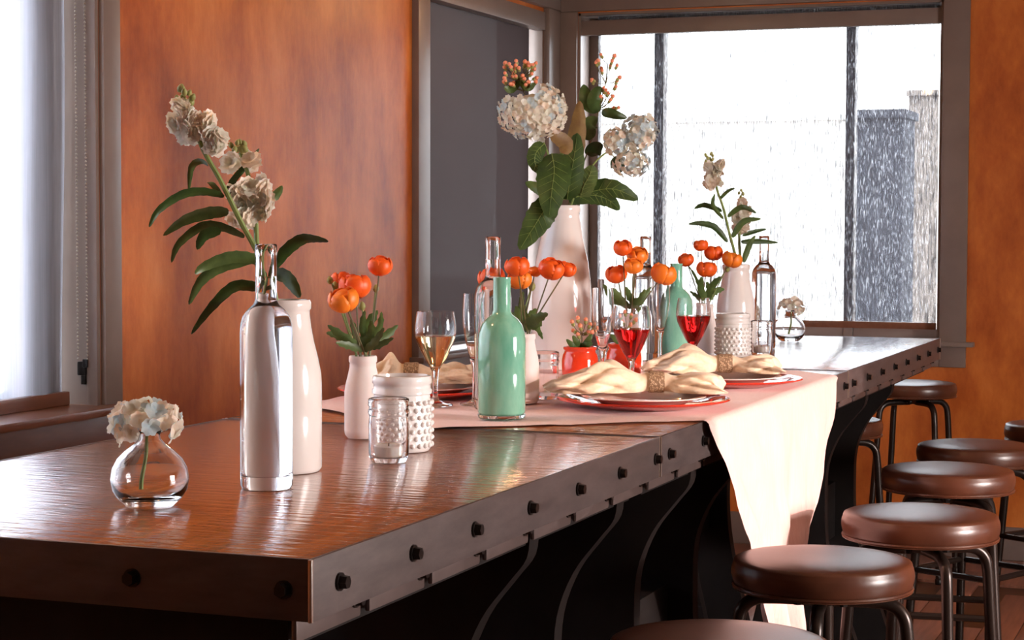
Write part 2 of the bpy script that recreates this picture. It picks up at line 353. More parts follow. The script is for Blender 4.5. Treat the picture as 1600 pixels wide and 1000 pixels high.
# --- back window (window_3)
w3 = window('window_3'); x0, x1, z0, z1 = W3
box('jamb', x1 - .012, x1, WY, WY + .22, z0, z1, 'trim_grey', w3); box('jamb', x0, x0 + .012, WY, WY + .22, z0, z1, 'trim_grey', w3)
box('head_jamb', x0, x1, WY, WY + .22, z1 - .012, z1, 'trim_grey', w3)
box('casing', x1, x1 + .11, WY - .022, WY, z0 - .105, z1 + .005, 'trim_brown', w3, .003)
box('casing', WX + .03, x0, WY - .022, WY, z0 - .1, z1 + .005, 'trim_brown', w3, .003)
box('head_casing', WX + .035, x1 + .15, WY - .03, WY, z1 + .005, z1 + .125, 'trim_brown', w3, .003)
box('sill', WX + .06, x1 + .145, WY - .055, WY + .20, z0 - .016, z0 + .004, 'trim_brown', w3, .004)
box('apron', WX + .02, x1, WY - .018, WY, z0 - .105, z0 - .02, 'trim_brown', w3, .003)
mulx = [onY(1031, 300, WY + .15).x, onY(1329, 300, WY + .15).x]
hw = [.022, .02]
edges = [x0 + .012, mulx[0], mulx[1], x1 - .012]
for xm, h_ in zip(mulx, hw): box('mullion', xm - h_, xm + h_, WY + .12, WY + .19, z0, z1 - .012, 'trim_grey', w3, .003)
box('sash_stile', x0 + .012, x0 + .055, WY + .13, WY + .17, z0, z1 - .012, 'trim_grey', w3, .003)
box('sash_stile', x1 - .035, x1 - .012, WY + .13, WY + .17, z0, z1 - .012, 'trim_grey', w3, .003)
for k in range(3):
    a, b_ = edges[k] + .022, edges[k + 1] - .022
    box('sash_rail', a, b_, WY + .13, WY + .17, z0, z0 + .05, 'trim_grey', w3, .003)
    box('sash_rail', a, b_, WY + .13, WY + .17, z1 - .07, z1 - .012, 'trim_grey', w3, .003)
    box('pane', a, b_, WY + .148, WY + .152, z0 + .05, z1 - .07, 'pane', w3)
# --- right wall: unseen window for daylight and sun, plus the added floor-sun slot
for k, (a, b_, c, d) in enumerate(RW):
    e = window('window_%d' % (k + 4))
    for s in (a, b_ - .04): box('sash_stile', RX + .08, RX + .12, s, s + .04, c, d, 'trim_grey', e)
    for s in (c, d - .04): box('sash_rail', RX + .08, RX + .12, a + .04, b_ - .04, s, s + .04, 'trim_grey', e)
    box('pane', RX + .098, RX + .102, a + .04, b_ - .04, c + .04, d - .04, 'pane', e)

# --- roller shades
def cloth_sheet(name, parent, material, P, nu, nv):
    bm = bmesh.new(); g = [[bm.verts.new(P(i / nu, j / nv)) for j in range(nv + 1)] for i in range(nu + 1)]
    for i in range(nu):
        for j in range(nv): bm.faces.new((g[i][j], g[i + 1][j], g[i + 1][j + 1], g[i][j + 1]))
    return done(name, bm, material, parent)
t = thing('roller_shade', 'rippled pale roller shade in the window with the bead chain', 'window shade', (WX - .085, (W1[0] + W1[1]) / 2, W1[3]))
L = W1[1] - W1[0]; H1 = W1[3] - 0.95
def sh(u, v):
    y = -L / 2 + .03 + u * (L - .03 - .042)
    wv = (1 - v) ** 1.5
    return (0.012 * math.sin(y * 26 + 1.0) * wv + 0.006 * math.sin(y * 61) * wv + .006 * math.sin(v * 5 + y * 3), y, -H1 + v * H1 - .012)
cloth_sheet('fabric', t, 'screen_left', sh, 120, 24)
box('hem_bar', -.012, .012, -L / 2 + .03, L / 2 - .040, -H1 - .046, -H1 - .008, 'sill_wood', t, .004)
bm = bmesh.new(); tube_bm(bm, [(0, -L / 2 + .03, -.03), (0, L / 2 - .05, -.03)], .022, 12); done('roller', bm, 'trim_grey', t)
ch = thing('bead_chain', 'looped bead chain with a black tensioner on the grey window jamb', 'chain', (WX - .045, W1[1] - .024, W1[3]))
for dx in (-.012, .018):
    bm = bmesh.new()
    for k in range(128):
        z = -.02 - k * .0103
        bmesh.ops.create_icosphere(bm, subdivisions=1, radius=.0034, matrix=Matrix.Translation((dx, 0, z)))
    o = done('beads', bm, 'chain_grey', ch); o['kind'] = 'stuff'
bm = bmesh.new(); bx(bm, -.015, .012, -.002, .010, -1.375, -1.335, .005); bx(bm, -.004, .01, 0, .010, -1.40, -1.37, .003); bx(bm, .004, .02, -.004, .006, -1.352, -1.328, .003); done('tensioner', bm, 'bolt_black', ch)

t = thing('roller_shade', 'flat charcoal roller shade, darkened for its grazing view, beside the room corner', 'window shade', (WX - .05, (W2[0] + W2[1]) / 2, W2[3]))
L = W2[1] - W2[0]; H1 = W2[3] - .96
cloth_sheet('fabric', t, 'screen_grazing_dark', lambda u, v: (.004 * math.sin(u * 9 + 1) * (1 - v), -L / 2 + .03 + u * (L - .03 - .05), -H1 + v * H1), 30, 8)
box('hem_bar', -.01, .01, -L / 2 + .03, L / 2 - .04, -H1 - .03, -H1, 'bolt_black', t, .003)
box('valance', .01, .065, -L / 2 + .012, L / 2 - .012, -.08, -.0, 'trim_brown', t, .003)
t = thing('roller_shade', 'bright sunlit mesh roller shade in the wide window behind the table end', 'window shade', ((W3[0] + W3[1]) / 2, WY + .06, W3[3] - .012))
L = W3[1] - W3[0]; H1 = W3[3] - .012 - .995
cloth_sheet('fabric', t, 'screen_back', lambda u, v: (-L / 2 + .075 + u * (L - .075 - .028), .003 * math.sin(u * 14) * (1 - v), -H1 + v * H1), 40, 8)
box('hem_bar', -L / 2 + .07, L / 2 - .026, -.01, .01, -H1 - .03, -H1, 'sill_wood', t, .004)
box('valance', -L / 2 + .012, L / 2 - .012, -.05, -.012, -.088, -.022, 'trim_brown', t, .003)

# --- outside
struct(box('ground', -40, 40, -30, 60, -.6, -.3, 'outside_ground'))
def outhouse(name, label, X0, X1, Y0, Y1, Z, material):
    t = thing(name, label, 'building', ((X0 + X1) / 2, Y0, -.3)); cx = (X0 + X1) / 2
    box('wall', X0 - cx, X1 - cx, 0, Y1 - Y0, 0, Z + .3, material, t)
    box('roof', X0 - cx - .02, X1 - cx + .02, -.05, Y1 - Y0 + .05, Z + .3, Z + .36, material, t)
pA, pB = onY(1338, 185, 14.0), onY(1412, 185, 14.0)
outhouse('neighbour_house', 'dark blue house seen through the mesh of the wide window', pA.x, pB.x, 14.0, 14.5, pA.z, 'outside_blue')
pC, pD = onY(1420, 150, 21.5), onY(1560, 150, 21.5)
outhouse('neighbour_house', 'tan house next to the dark blue one seen through the mesh', pC.x, pD.x, 21.5, 26, pC.z, 'outside_tan')
pE, pF = onY(870, 195, 22.0), onY(1345, 195, 22.0)
outhouse('neighbour_house', 'long white building seen through the mesh of the wide window', pE.x, pF.x - .1, 22.0, 27, pE.z, 'outside_wall')

# ------------------------------------------------------------ tables
TX0, TX1 = -1.838, -0.965
SEC = [(1.90, 3.247), (3.259, 4.955), (4.967, 6.55)]
BT = 0.071
hexb = bmesh.new()
bmesh.ops.create_cone(hexb, cap_ends=True, segments=16, radius1=.0108, radius2=.0108, depth=.003, matrix=Matrix.Translation((0, 0, .0015)))
bmesh.ops.create_cone(hexb, cap_ends=True, segments=6, radius1=.0085, radius2=.0078, depth=.009, matrix=Matrix.Translation((0, 0, .0072)))
bolt_me = bpy.data.meshes.new('bolt'); hexb.to_mesh(bolt_me); hexb.free(); bolt_me.materials.append(M['bolt_black'])
tlab = ['wooden bar table section with a bolted steel edge carrying the tall clear bottle',
        'middle wooden bar table section under the pink cloth runner',
        'wooden bar table section with a bolted steel edge reaching the wide window']
bolt_px = [[530, 645, 741, 828, 903, 968, 1024], None, None]
def leg_bm(y):
    """pair of curved cast plates, right profile, mirrored"""
    prof = [(.945, -1.005, -1.45), (.90, -1.01, -1.43), (.86, -1.04, -1.39), (.80, -1.085, -1.34), (.72, -1.115, -1.30), (.62, -1.12, -1.285), (.5, -1.115, -1.285), (.38, -1.09, -1.30), (.25, -1.04, -1.33), (.12, -1.00, -1.36), (0, -.99, -1.37)]
    return prof
for k, (a, b_) in enumerate(SEC):
    cx, cy = (TX0 + TX1) / 2, (a + b_) / 2
    t = thing('bar_table', tlab[k], 'table', (cx, cy, 0))
    hx, hy = (TX1 - TX0) / 2, (b_ - a) / 2
    # boards of the top
    nb = 5; bw = 2 * (hx - .006) / nb
    bm = bmesh.new(); bx(bm, -hx + .006, hx - .006, -hy + .006, hy - .006, TZ - .045, TZ - .0005, .0015); done('top', bm, 'table_wood', t, ang=20)
    for (nm, q) in (('edge_band', (hx - .006, hx, -hy, hy)), ('edge_band', (-hx, -hx + .006, -hy, hy)), ('edge_band', (-hx + .006, hx - .006, -hy, -hy + .006)), ('edge_band', (-hx + .006, hx - .006, hy - .006, hy))):
        box(nm, *q, TZ - BT, TZ, 'steel_band', t, .0012)
    for sx in (-1, 1):
        for sy in (-1, 1):
            box('corner_weld', sx * hx - .004, sx * hx + .001, sy * hy - .004, sy * hy + .001, TZ - BT, TZ, 'bare_steel', t, .001)
    if k == 0: ys = [onX(p, 920 - (p - 530) * .4, TX1).y - cy for p in bolt_px[0]]
    else:
        n_ = 8; ys = [-hy + .05 + i * (2 * hy - .10) / (n_ - 1) for i in range(n_)]
    for yy in ys:
        for sx in (1, -1):
            o = link('bolt', bolt_me, None, t, (sx * hx, yy, TZ - .036)); o.rotation_euler = (0, sx * PI / 2, 0)
    for xx in ([onY(p, 915, a).x - cx for p in (207, 444)] + [-.33] if k == 0 else (-.3, -.1, .1, .3)):
        o = link('bolt', bolt_me, None, t, (xx, -hy, TZ - .036)); o.rotation_euler = (PI / 2, 0, 0)
    # bracket plates below the band
    npl = int(round(2 * hy / .19)); pl = 2 * hy / npl
    for i in range(npl):
        bm = bmesh.new(); bx(bm, -.004, .004, -pl / 2 + .012, pl / 2 - .012, -.03, 0, .004)
        p = done('bracket_plate', bm, 'bracket_plate', t, (hx - .03, -hy + (i + .5) * pl, TZ - BT + .002))
        o = link('bolt', bolt_me, None, p, (.004, pl / 2 - .03, -.006)); o.rotation_euler = (0, PI / 2, 0)
    # sub-frame and curved legs
    bm = bmesh.new()
    for q in (-.36, .36): bx(bm, q - .03, q + .03, -hy + .03, hy - .03, TZ - .11, TZ - .046)
    for q in (-hy + .06, hy - .06): bx(bm, -.33, .33, q - .03, q + .03, TZ - .11, TZ - .046)
    bx(bm, -.33, .33, -.04, .04, TZ - .11, TZ - .046)
    done('under_frame', bm, 'leg_black', t, smooth=False)
    if k == 0: box('end_apron', -hx + .03, hx - .05, -hy + .03, -hy + .05, .74, TZ - .11, 'leg_black', t)
    lys = [(2.72, 3.15), (3.62, 4.05), (5.45, 5.88)][k]
    for y in lys:
        for s in (1, -1):
            bm = bmesh.new(); pr = leg_bm(y); fr = []; bk = []
            hs = smooth_path([(p[1], p[2], p[0]) for p in pr], 4)
            for (xr, xl, z) in hs:
                if s == 1: A, B = xr - cx, xl - cx
                else: A, B = -(xr - cx), -(xl - cx)
                fr.append((bm.verts.new((A, y - cy - .02, z)), bm.verts.new((B, y - cy - .02, z))))
                bk.append((bm.verts.new((A, y - cy + .02, z)), bm.verts.new((B, y - cy + .02, z))))
            for i in range(len(fr) - 1):
                bm.faces.new((fr[i][0], fr[i][1], fr[i + 1][1], fr[i + 1][0])); bm.faces.new((bk[i][0], bk[i][1], bk[i + 1][1], bk[i + 1][0]))
                bm.faces.new((fr[i][0], bk[i][0], bk[i + 1][0], fr[i + 1][0])); bm.faces.new((fr[i][1], bk[i][1], bk[i + 1][1], fr[i + 1][1]))
            for i in (0, -1): bm.faces.new((fr[i][0], fr[i][1], bk[i][1], bk[i][0]))
            done('leg', bm, 'leg_black', t, ang=50)
    for s in (-1, 1):
        bm = bmesh.new(); bx(bm, s * .20 - .025, s * .20 + .025, lys[0] - cy + .02, lys[1] - cy - .02, .45, .62); 
        box('stretcher', s * .20 - .02, s * .20 + .02, lys[0] - cy + .02, lys[1] - cy - .02, .12, .18, 'leg_black', t)
        done('stretcher', bm, 'leg_black', t, smooth=False)

# ------------------------------------------------------------ stools
SZ = 0.787
stool_spots = [((1125, 1022), 'round brown leather bar stool nearest the bolted table corner', 12),
    ((1285, 890), 'round brown leather bar stool in front of the hanging pink cloth', 8),
    ((1438, 816), 'round brown leather bar stool over the bright sun patch on the floor', 30),
    ((1481, 745), 'round brown leather bar stool fourth along the row beside the table', 52),
    ((1526, 706), 'round brown leather bar stool fifth along the row beside the table', 20),
    ((1428, 606), 'round brown leather bar stool with a sunlit seat near the window corner trim', 40),
    ((1297, 664), 'round brown leather bar stool tucked under the table behind the hanging cloth', 25),
    ((1655, 673), 'round brown leather bar stool standing farthest out from the table', 10)]
kids = {}
def make_stool(loc, rz, label):
    t = thing('bar_stool', label, 'stool', loc, 'leather bar stools around the table', rz)
    r = .17
    pr = [(0, 0.0), (.10, 0.0), (r - .012, -.006), (r - .003, -.016), (r, -.028), (r - .001, -.042), (r - .006, -.055), (r - .016, -.062), (0, -.062)]
    pts = smooth_path([(a, 0, b) for a, b in pr], 3)
    lathe('seat', [(max(p.x, 0), SZ + p.z) for p in pts], 'leather', t, 56)
    bm = bmesh.new(); tube_bm(bm, [((r - .004) * math.cos(i * PI / 24), (r - .004) * math.sin(i * PI / 24), SZ - .056) for i in range(49)], .0035, 6, False); done('piping', bm, 'leather', t)
    lathe('swivel_plate', [(0, SZ - .062), (.075, SZ - .062), (.078, SZ - .07), (.05, SZ - .074), (.03, SZ - .09), (0, SZ - .09)], 'stool_metal', t, 24)
    for k in range(4):
        a = k * PI / 2; c, s = math.cos(a), math.sin(a)
        path = [(0.02, SZ - .083), (.09, SZ - .083), (.125, SZ - .087), (.148, SZ - .105), (.157, SZ - .14), (.165, SZ - .25), (.185, .30), (.205, .008)]
        pts = smooth_path([(q * c, q * s, z) for q, z in path], 5)
        lg = tube('leg', pts, .0125, 'stool_metal', t, 10)
        lathe('rubber_foot', [(0, 0), (.015, 0), (.016, .003), (.016, .02), (.0125, .024), (0, .024)], 'bolt_black', lg, 12, (.2055 * c, .2055 * s, 0))
        a2 = a + PI / 2; q = .178
        tube('foot_bar', [(q * c, q * s, .42), (q * math.cos(a2), q * math.sin(a2), .42)], .009, 'stool_metal', t, 8)
    for k in range(4):
        a = k * PI / 2 + PI / 4
        link('bolt', bolt_me, None, t, (.06 * math.cos(a), .06 * math.sin(a), SZ - .075)).rotation_euler = (PI, 0, 0)
    return t
st0 = None
def collect(o):
    for x in bpy.data.objects:
        if x.parent: kids.setdefault(x.parent.name, []).append(x)
locs = [onZ(px, py, .76) for (px, py), _, _ in stool_spots]
lst = [((p.x, p.y, 0), lab, rz) for p, (_, lab, rz) in zip(locs, stool_spots)]
lst.append(((-2.05, 5.75, 0), 'bar stool glimpsed between the table legs on the wall side', 30))
for i, (p, lab, rz) in enumerate(lst):
    if i == 0:
        st0 = make_stool(p, math.radians(rz), lab); collect(st0)
    else:
        c = copy_tree(st0); c.location = p; c.rotation_euler = (0, 0, math.radians(rz)); c['label'] = lab

# ------------------------------------------------------------ runner
def vnoise(x, y):
    return math.sin(x * 3.1 + 1.3 * math.sin(y * 2.3)) * .5 + math.sin(y * 5.7 + 1.1 * math.sin(x * 4.1)) * .5
RY0, RY1 = onZ(1103, 660, TZ).y, onZ(1305, 588, TZ).y
edge = []   # drape outline on the table side plane: (z, ynear, yfar)
nl = [(1103, 660), (1122, 720), (1140, 790), (1157, 850), (1172, 920), (1186, 990), (1190, 1020)]
fr_ = [(1305, 590), (1297, 655), (1283, 735), (1268, 800), (1256, 860), (1243, 940), (1236, 1000)]
NL = [onX(*p, TX1 + .012) for p in nl]; FR = [onX(*p, TX1 + .012) for p in fr_]
def interp(pts, z):
    for a, b_ in zip(pts, pts[1:]):
        if b_.z <= z <= a.z:
            t_ = (a.z - z) / (a.z - b_.z); return a.y + (b_.y - a.y) * t_
    return pts[0].y if z > pts[0].z else pts[-1].y
CXT = -1.40      # the square cloth lies corner-wise: its edges run diagonally from the near and far corners
def near_edge(x): return 3.205 + (RY0 - 3.205) * abs(x - CXT) / (TX1 - CXT)
def far_edge(x): return 5.13 + (RY1 - 5.13) * abs(x - CXT) / (TX1 - CXT)
ru = bmesh.new(); nx, ny, nd = 50, 60, 44; grid = []
ZB = max(NL[-1].z, FR[-1].z)
for j in range(ny + 1):
    v = j / ny; row = []
    for i in range(nx + 1):
        u = i / nx; x = TX0 + .012 + (TX1 - .004 - TX0 - .012) * u
        y = near_edge(x) + (far_edge(x) - near_edge(x)) * v
        row.append((x, y, TZ + .0035 + .0018 * vnoise(x * 9, y * 11) * min(1, (1 - u) * 6)))
    for (xx, zz) in ((TX1 + .002, TZ + .0036), (TX1 + .008, TZ + .002), (TX1 + .013, TZ - .003)): row.append((xx, RY0 + (RY1 - RY0) * v, zz))
    for i in range(1, nd + 1):
        s = i / nd; z = TZ - s * (TZ - ZB)
        a, b_ = interp(NL, z), interp(FR, z)
        y = a + (b_ - a) * v
        fold = .005 * min(1, s * 6) * (abs(math.sin(v * 11 - s * 7 + .6)) + abs(math.sin(v * 7 + s * 9)) * .8 + math.sin(v * 70 + 3 * math.sin(s * 5)) * .25) + .016 * s * math.sin(v * 17 + 2 * s) + .010 * s * math.sin(v * 31 - 3 * s + 1) + .004 * vnoise(y * 14, z * 9) * s
        x = TX1 + .0155 + fold + .012 * s
        row.append((x, y, z))
    grid.append([ru.verts.new(p) for p in row])
for j in range(ny):
    for i in range(len(grid[0]) - 1):
        ru.faces.new((grid[j][i], grid[j][i + 1], grid[j + 1][i + 1], grid[j + 1][i]))
bmesh.ops.recalc_face_normals(ru, faces=ru.faces)
tag(done('table_runner', ru, 'runner_cloth', ang=180), 'pale pink cloth runner draped across the table and hanging over its edge', 'tablecloth')

# ------------------------------------------------------------ placing things on the table
EPS = 0.0005
def place(px, py, rpx, z=TZ):
    """px, py = front of the base ellipse, rpx = base radius in pixels -> (location, metres per pixel)"""
    p = onZ(px, py, z); s = depth(p) / F; r = rpx * s
    p = p + HF * r; return Vector((p.x, p.y, z)), depth(p) / F
def py_of(p):
    d = Vector(p) - CAM; return 500 - F * d.dot(up) / d.dot(fwd)
def on_runner(p): return near_edge(p.x) - .03 < p.y < far_edge(p.x) + .03
def rest(p):
    return Vector((p.x, p.y, TZ + (.006 if on_runner(p) else EPS)))
def px_prof(prof, loc, s):
    yc = py_of(loc); return [(r * s, max((yc - y) * s, 0)) for r, y in prof]
def scale_copy_prof(prof, k): return [(r * k, z * k) for r, z in prof]

# -- tall clear bottles
loc, s = place(411.5, 768, 41)
BO = [(0, 9999), (38, 9999), (41, 757), (41, 520), (40, 506), (36.5, 494), (29, 484), (20, 476), (16.8, 468), (16.5, 402), (17.3, 400), (17.3, 384), (16, 382), (13.5, 382)]
BI = [(13, 385), (13, 470), (17, 478), (27, 488), (34, 499), (37.5, 512), (38.3, 530), (38.3, 736), (35, 742), (0, 742)]
bot_prof = px_prof(BO + BI, loc, s)
wat_prof = px_prof([(0, 741.4), (35.2, 741.4), (38.6, 735.6), (38.6, 530), (37.8, 512), (34.2, 499), (27.2, 488), (17.2, 478), (13.3, 470), (13.3, 432), (0, 432)], loc, s)
def clear_bottle(p, label):
    t = thing('clear_bottle', label, 'bottle', rest(p), 'tall clear water bottles')
    lathe('bottle_glass', bot_prof, 'glass', t, 48, ang=60); lathe('water', wat_prof, 'water', t, 40, ang=60)
    return t
clear_bottle(loc, 'tall clear glass water bottle next to the round bud vase on bare wood')
for (px, py, r, lab) in ((769.5, 646, 29, 'tall clear glass bottle standing behind the green bottle with the white wine glass beside it'),
                         (1009, 563, 20, 'clear glass bottle between the orange flowers and the distant green bottle'),
                         (1195, 545, 18.5, 'clear glass bottle beside the white bottle against the bright window')):
    p, _ = place(px, py, r); clear_bottle(p, lab)

# -- white milk bottles
loc_m1, s = place(437, 743, 59)
mk = px_prof([(0, 9999), (55, 9999), (59, 730), (59, 600), (58, 583), (53, 557), (47, 533), (43, 512), (40.5, 492), (40.5, 485), (43, 482), (43, 473), (41, 468.5), (37, 468.5), (36, 476), (36, 512), (47, 560), (54, 600), (54, 725), (0, 725)], loc_m1, s)
def milk(p, label, prof, name='milk_bottle'):
    return tag(lathe(name, prof, 'white_ceramic', None, 56, rest(p)), label, 'vase', 'white milk bottle vases')
milk(loc_m1, 'white ceramic milk bottle vase holding white stock behind the clear bottle', mk)
loc_m2, _ = place(1152.5, 549, 29.5); milk(loc_m2, 'white ceramic milk bottle vase behind the knobbly white jar by the window', mk)
loc_tall, s = place(878.5, 582, 46)
milk(loc_tall, 'very tall white ceramic bottle vase holding the hydrangeas', px_prof([(0, 9999), (43, 9999), (46.5, 570), (46.5, 470), (45.5, 448), (41, 412), (33, 375), (28, 346), (27, 337), (28.8, 334), (28.8, 327), (27.5, 325), (25, 325), (24, 335), (25, 346), (38, 412), (42, 470), (42, 566), (0, 566)], loc_tall, s))

# -- frosted mini bottles
loc_f1, s = place(565, 687, 28)
fo = px_prof([(0, 9999), (24, 9999), (28, 679), (29, 672), (29, 612), (27.2, 601), (23.5, 586), (20.8, 573), (20.5, 567), (22, 565), (22, 558), (21, 556), (19, 556), (18, 566), (18, 575), (24, 603), (26, 615), (26, 676), (0, 680)], loc_f1, s)
def frosted(p, label): return tag(lathe('frosted_bottle', fo, 'frosted', None, 40, rest(p)), label, 'vase', 'small frosted bottle vases')
frosted(loc_f1, 'small frosted white bottle vase of orange ranunculus next to the glass jar candle')
loc_f2, _ = place(818, 636, 24.5); frosted(loc_f2, 'small frosted bottle vase of orange ranunculus behind the green bottle')
loc_f3, _ = place(985, 586, 20); frosted(loc_f3, 'small frosted bottle vase of orange ranunculus behind the first red wine glass')
loc_f4, _ = place(1103, 553, 17.3); frosted(loc_f4, 'small frosted bottle vase of orange ranunculus behind the second red wine glass')

# -- hobnail jars
loc_h1, s = place(625.5, 709, 46)
hb = px_prof([(0, 9999), (42, 9999), (46, 698), (46.5, 690), (46.5, 632), (44, 622), (44, 616), (46.5, 614), (46.5, 608), (44.5, 606), (44.5, 600), (46.5, 598), (46.5, 592), (45, 587), (40, 586), (39, 592), (40, 690), (0, 695)], loc_h1, s)
hs_ = s
def hobnail(p, label):
    t = thing('hobnail_jar', label, 'jar', rest(p), 'white hobnail jars')
    lathe('jar_body', hb, 'milk_glass', t, 48)
    bm = bmesh.new(); rows, n_ = 7, 24
    for j in range(rows):
        for i in range(n_):
            a = 2 * PI * (i + .5 * (j % 2)) / n_; r = 46.3 * hs_; z = (10 + j * 11) * hs_
            mt = Matrix.Translation((r * math.cos(a), r * math.sin(a), z))
            bmesh.ops.create_icosphere(bm, subdivisions=2, radius=4.3 * hs_, matrix=mt)
    o = done('hobnails', bm, 'milk_glass', t); o['kind'] = 'stuff'
    return t
hobnail(loc_h1, 'white knobbly milk glass jar behind the glass jar with a tea light')
p, _ = place(1148, 559, 27.5); hobnail(p, 'white knobbly milk glass jar near the window, in front of the white bottle')

# -- mason jar votives
loc_j1, s = place(605.5, 725, 29)
js = s
mj = px_prof([(0, 9999), (27, 9999), (30.5, 714), (31.5, 706), (31.5, 660), (30.5, 652), (31, 648), (32.5, 645), (32.5, 641), (31, 639), (31, 635), (32.5, 633), (32, 624), (30.5, 622), (28.5, 622), (28.2, 630), (28.2, 652), (29, 660), (29, 708), (26, 714), (0, 714)], loc_j1, s)
def mason(p, label, candle=True):
    q = rest(p)
    tag(lathe('jar_votive', mj, 'glass', None, 40, q, ang=60), label, 'jar', 'glass jar votives')
    if candle:
        c = thing('tea_light', 'white tea light candle inside the ' + label, 'candle', (q.x, q.y, q.z + 7.8 * js), 'tea lights in jars')
        lathe('wax', [(0, 0), (21 * js, 0), (22.5 * js, 1.5 * js), (23.5 * js, 16 * js), (22 * js, 17 * js), (20.5 * js, 15 * js), (0, 14.5 * js)], 'wax', c, 32)
        tube('wick', [(0, 0, 14.5 * js), (.0004, 0, 20 * js)], .0008, 'bolt_black', c, 6)
mason(loc_j1, 'clear ribbed-neck glass jar on bare wood')
p, _ = place(850, 629, 22); mason(p, 'clear empty glass jar between the frosted bottle and the red jar', False)
p, _ = place(1192, 556, 17); mason(p, 'clear glass jar beside the knobbly jar near the window')

# -- green bottles
loc_g, s = place(783.5, 662, 37)
gr = px_prof([(0, 652), (34, 652), (37.5, 648), (37.5, 535), (36, 524), (31.5, 511), (24, 502), (16, 496), (13.8, 490), (13.8, 442), (14.2, 440), (14, 438), (11.5, 438), (11, 446), (11, 495), (33, 530), (33, 645), (0, 648)], loc_g, s)
gb = px_prof([(0, 9999), (35, 9999), (37, 656), (37.5, 651.8), (0, 651.8)], loc_g, s)
def green(p, label):
    t = thing('green_bottle', label, 'bottle', rest(p), 'aqua green bottles')
    lathe('bottle_body', gr, 'aqua_glass', t, 48); lathe('clear_base', gb, 'glass', t, 48)
green(loc_g, 'opaque aqua green glass bottle at the front edge of the runner')
p, _ = place(1058, 563, 25); green(p, 'opaque aqua green glass bottle beyond the second red wine glass')

# -- red jars
loc_r1, s = place(907, 601, 26)
rj = px_prof([(0, 9999), (25, 9999), (28, 592), (28.5, 585), (28.5, 566), (27, 558), (24.5, 554), (24.5, 551), (26.3, 549), (26.3, 546), (25, 545), (22, 545), (21.5, 553), (25, 566), (25, 588), (0, 592)], loc_r1, s)
def redjar(p, label): return tag(lathe('red_jar', rj, 'red_enamel', None, 44, rest(p)), label, 'jar', 'red enamel jars')
redjar(loc_r1, 'glossy red jar of berry sprigs beside the champagne flute')
loc_r2, _ = place(976, 595, 28); redjar(loc_r2, 'glossy red jar behind the first red wine glass')

# -- wine glasses
loc_w, s = place(679, 641, 28); ws = s
yc = py_of(loc_w)
bowl_o = [(4.2, 600), (5.5, 585), (9, 577), (15, 568), (23, 552), (30, 536), (32.5, 524), (32.3, 512), (30.5, 499), (29, 491)]
bowl_i = [(28.4, 491), (29.9, 499), (31.6, 512), (31.8, 524), (29.3, 536), (22, 553), (13, 569), (6, 576), (0, 578)]
foot = [(0, 9999), (27, 9999), (28, yc - 1), (27, yc - 2.2), (14, yc - 4.5), (6, yc - 9), (4.2, yc - 16), (3.9, yc - 25)]
glass_prof = px_prof(foot + bowl_o + bowl_i, loc_w, s)
def fill_prof(level):
    pts = [(r, y) for r, y in reversed(bowl_i) if y > level]
    rl = None
    for (r0, y0_), (r1, y1_) in zip(bowl_i, bowl_i[1:]):
        if y0_ <= level <= y1_: rl = r0 + (r1 - r0) * (level - y0_) / (y1_ - y0_)
    pts = [(r + (.25 if r else 0), y) for r, y in pts] + [(rl + .25, level), (0, level)]
    return px_prof(pts, loc_w, s)
def wine_glass(p, label, wine, level):
    t = thing('wine_glass', label, 'wine glass', rest(p), 'wine glasses')
    lathe('glass_bowl_and_stem', glass_prof, 'glass', t, 48, ang=70)
    lathe('wine', fill_prof(level), wine, t, 48, ang=60)
wine_glass(loc_w, 'wine glass half full of pale white wine', 'white_wine', 529)
p, _ = place(988, 622, 27); wine_glass(p, 'wine glass of red wine in front of the second red jar', 'red_wine', 529)
p, _ = place(1085, 594, 24); wine_glass(p, 'wine glass of red wine rising behind the napkin next to the green bottle', 'red_wine', 524)
# -- flutes
loc_l, s = place(741, 639, 23)
yc = py_of(loc_l)
fl_prof = px_prof([(0, 9999), (22.5, 9999), (23.5, yc - 1), (22.5, yc - 2), (11, yc - 4), (4.5, yc - 8), (3.4, yc - 16), (3.4, 590), (4.5, 578), (9, 560), (15, 536), (18.6, 510), (19, 492), (17.6, 463), (17, 463), (18.4, 492), (18, 510), (14.3, 537), (8, 562), (0, 572)], loc_l, s)
def flute(p, label): tag(lathe('champagne_flute', fl_prof, 'glass', None, 40, rest(p), ang=70), label, 'champagne flute', 'empty champagne flutes')
flute(loc_l, 'empty champagne flute beside the white wine glass')
p, _ = place(942, 614, 21); flute(p, 'empty champagne flute between the two red jars')
p, _ = place(1033, 576, 18); flute(p, 'empty champagne flute in front of the distant green bottle')
p, _ = place(948, 577, 17); flute(p, 'empty champagne flute behind the first red jar')

# -- bud vases
loc_b1, s = place(227, 797, 40)
bs = s
bv = px_prof([(0, 9999), (36, 9999), (41, 786), (50, 778), (58, 765), (61, 748), (58, 731), (50, 716), (38, 704), (25, 694), (17.5, 686), (16, 680), (18, 674), (19, 672), (17.5, 672), (14.5, 680), (15.5, 687), (24, 697), (37, 707.5), (49, 719), (56.5, 733), (59, 748), (55, 763), (45, 774), (30, 779), (0, 780)], loc_b1, s)
def budvase(p, label): return tag(lathe('bud_vase', bv, 'glass', None, 56, rest(p), ang=70), label, 'vase', 'round glass bud vases')
budvase(loc_b1, 'round clear glass bud vase next to the tall clear bottle')
loc_b2, _ = place(1236, 534, 16); budvase(loc_b2, 'round clear glass bud vase near the window end of the table')

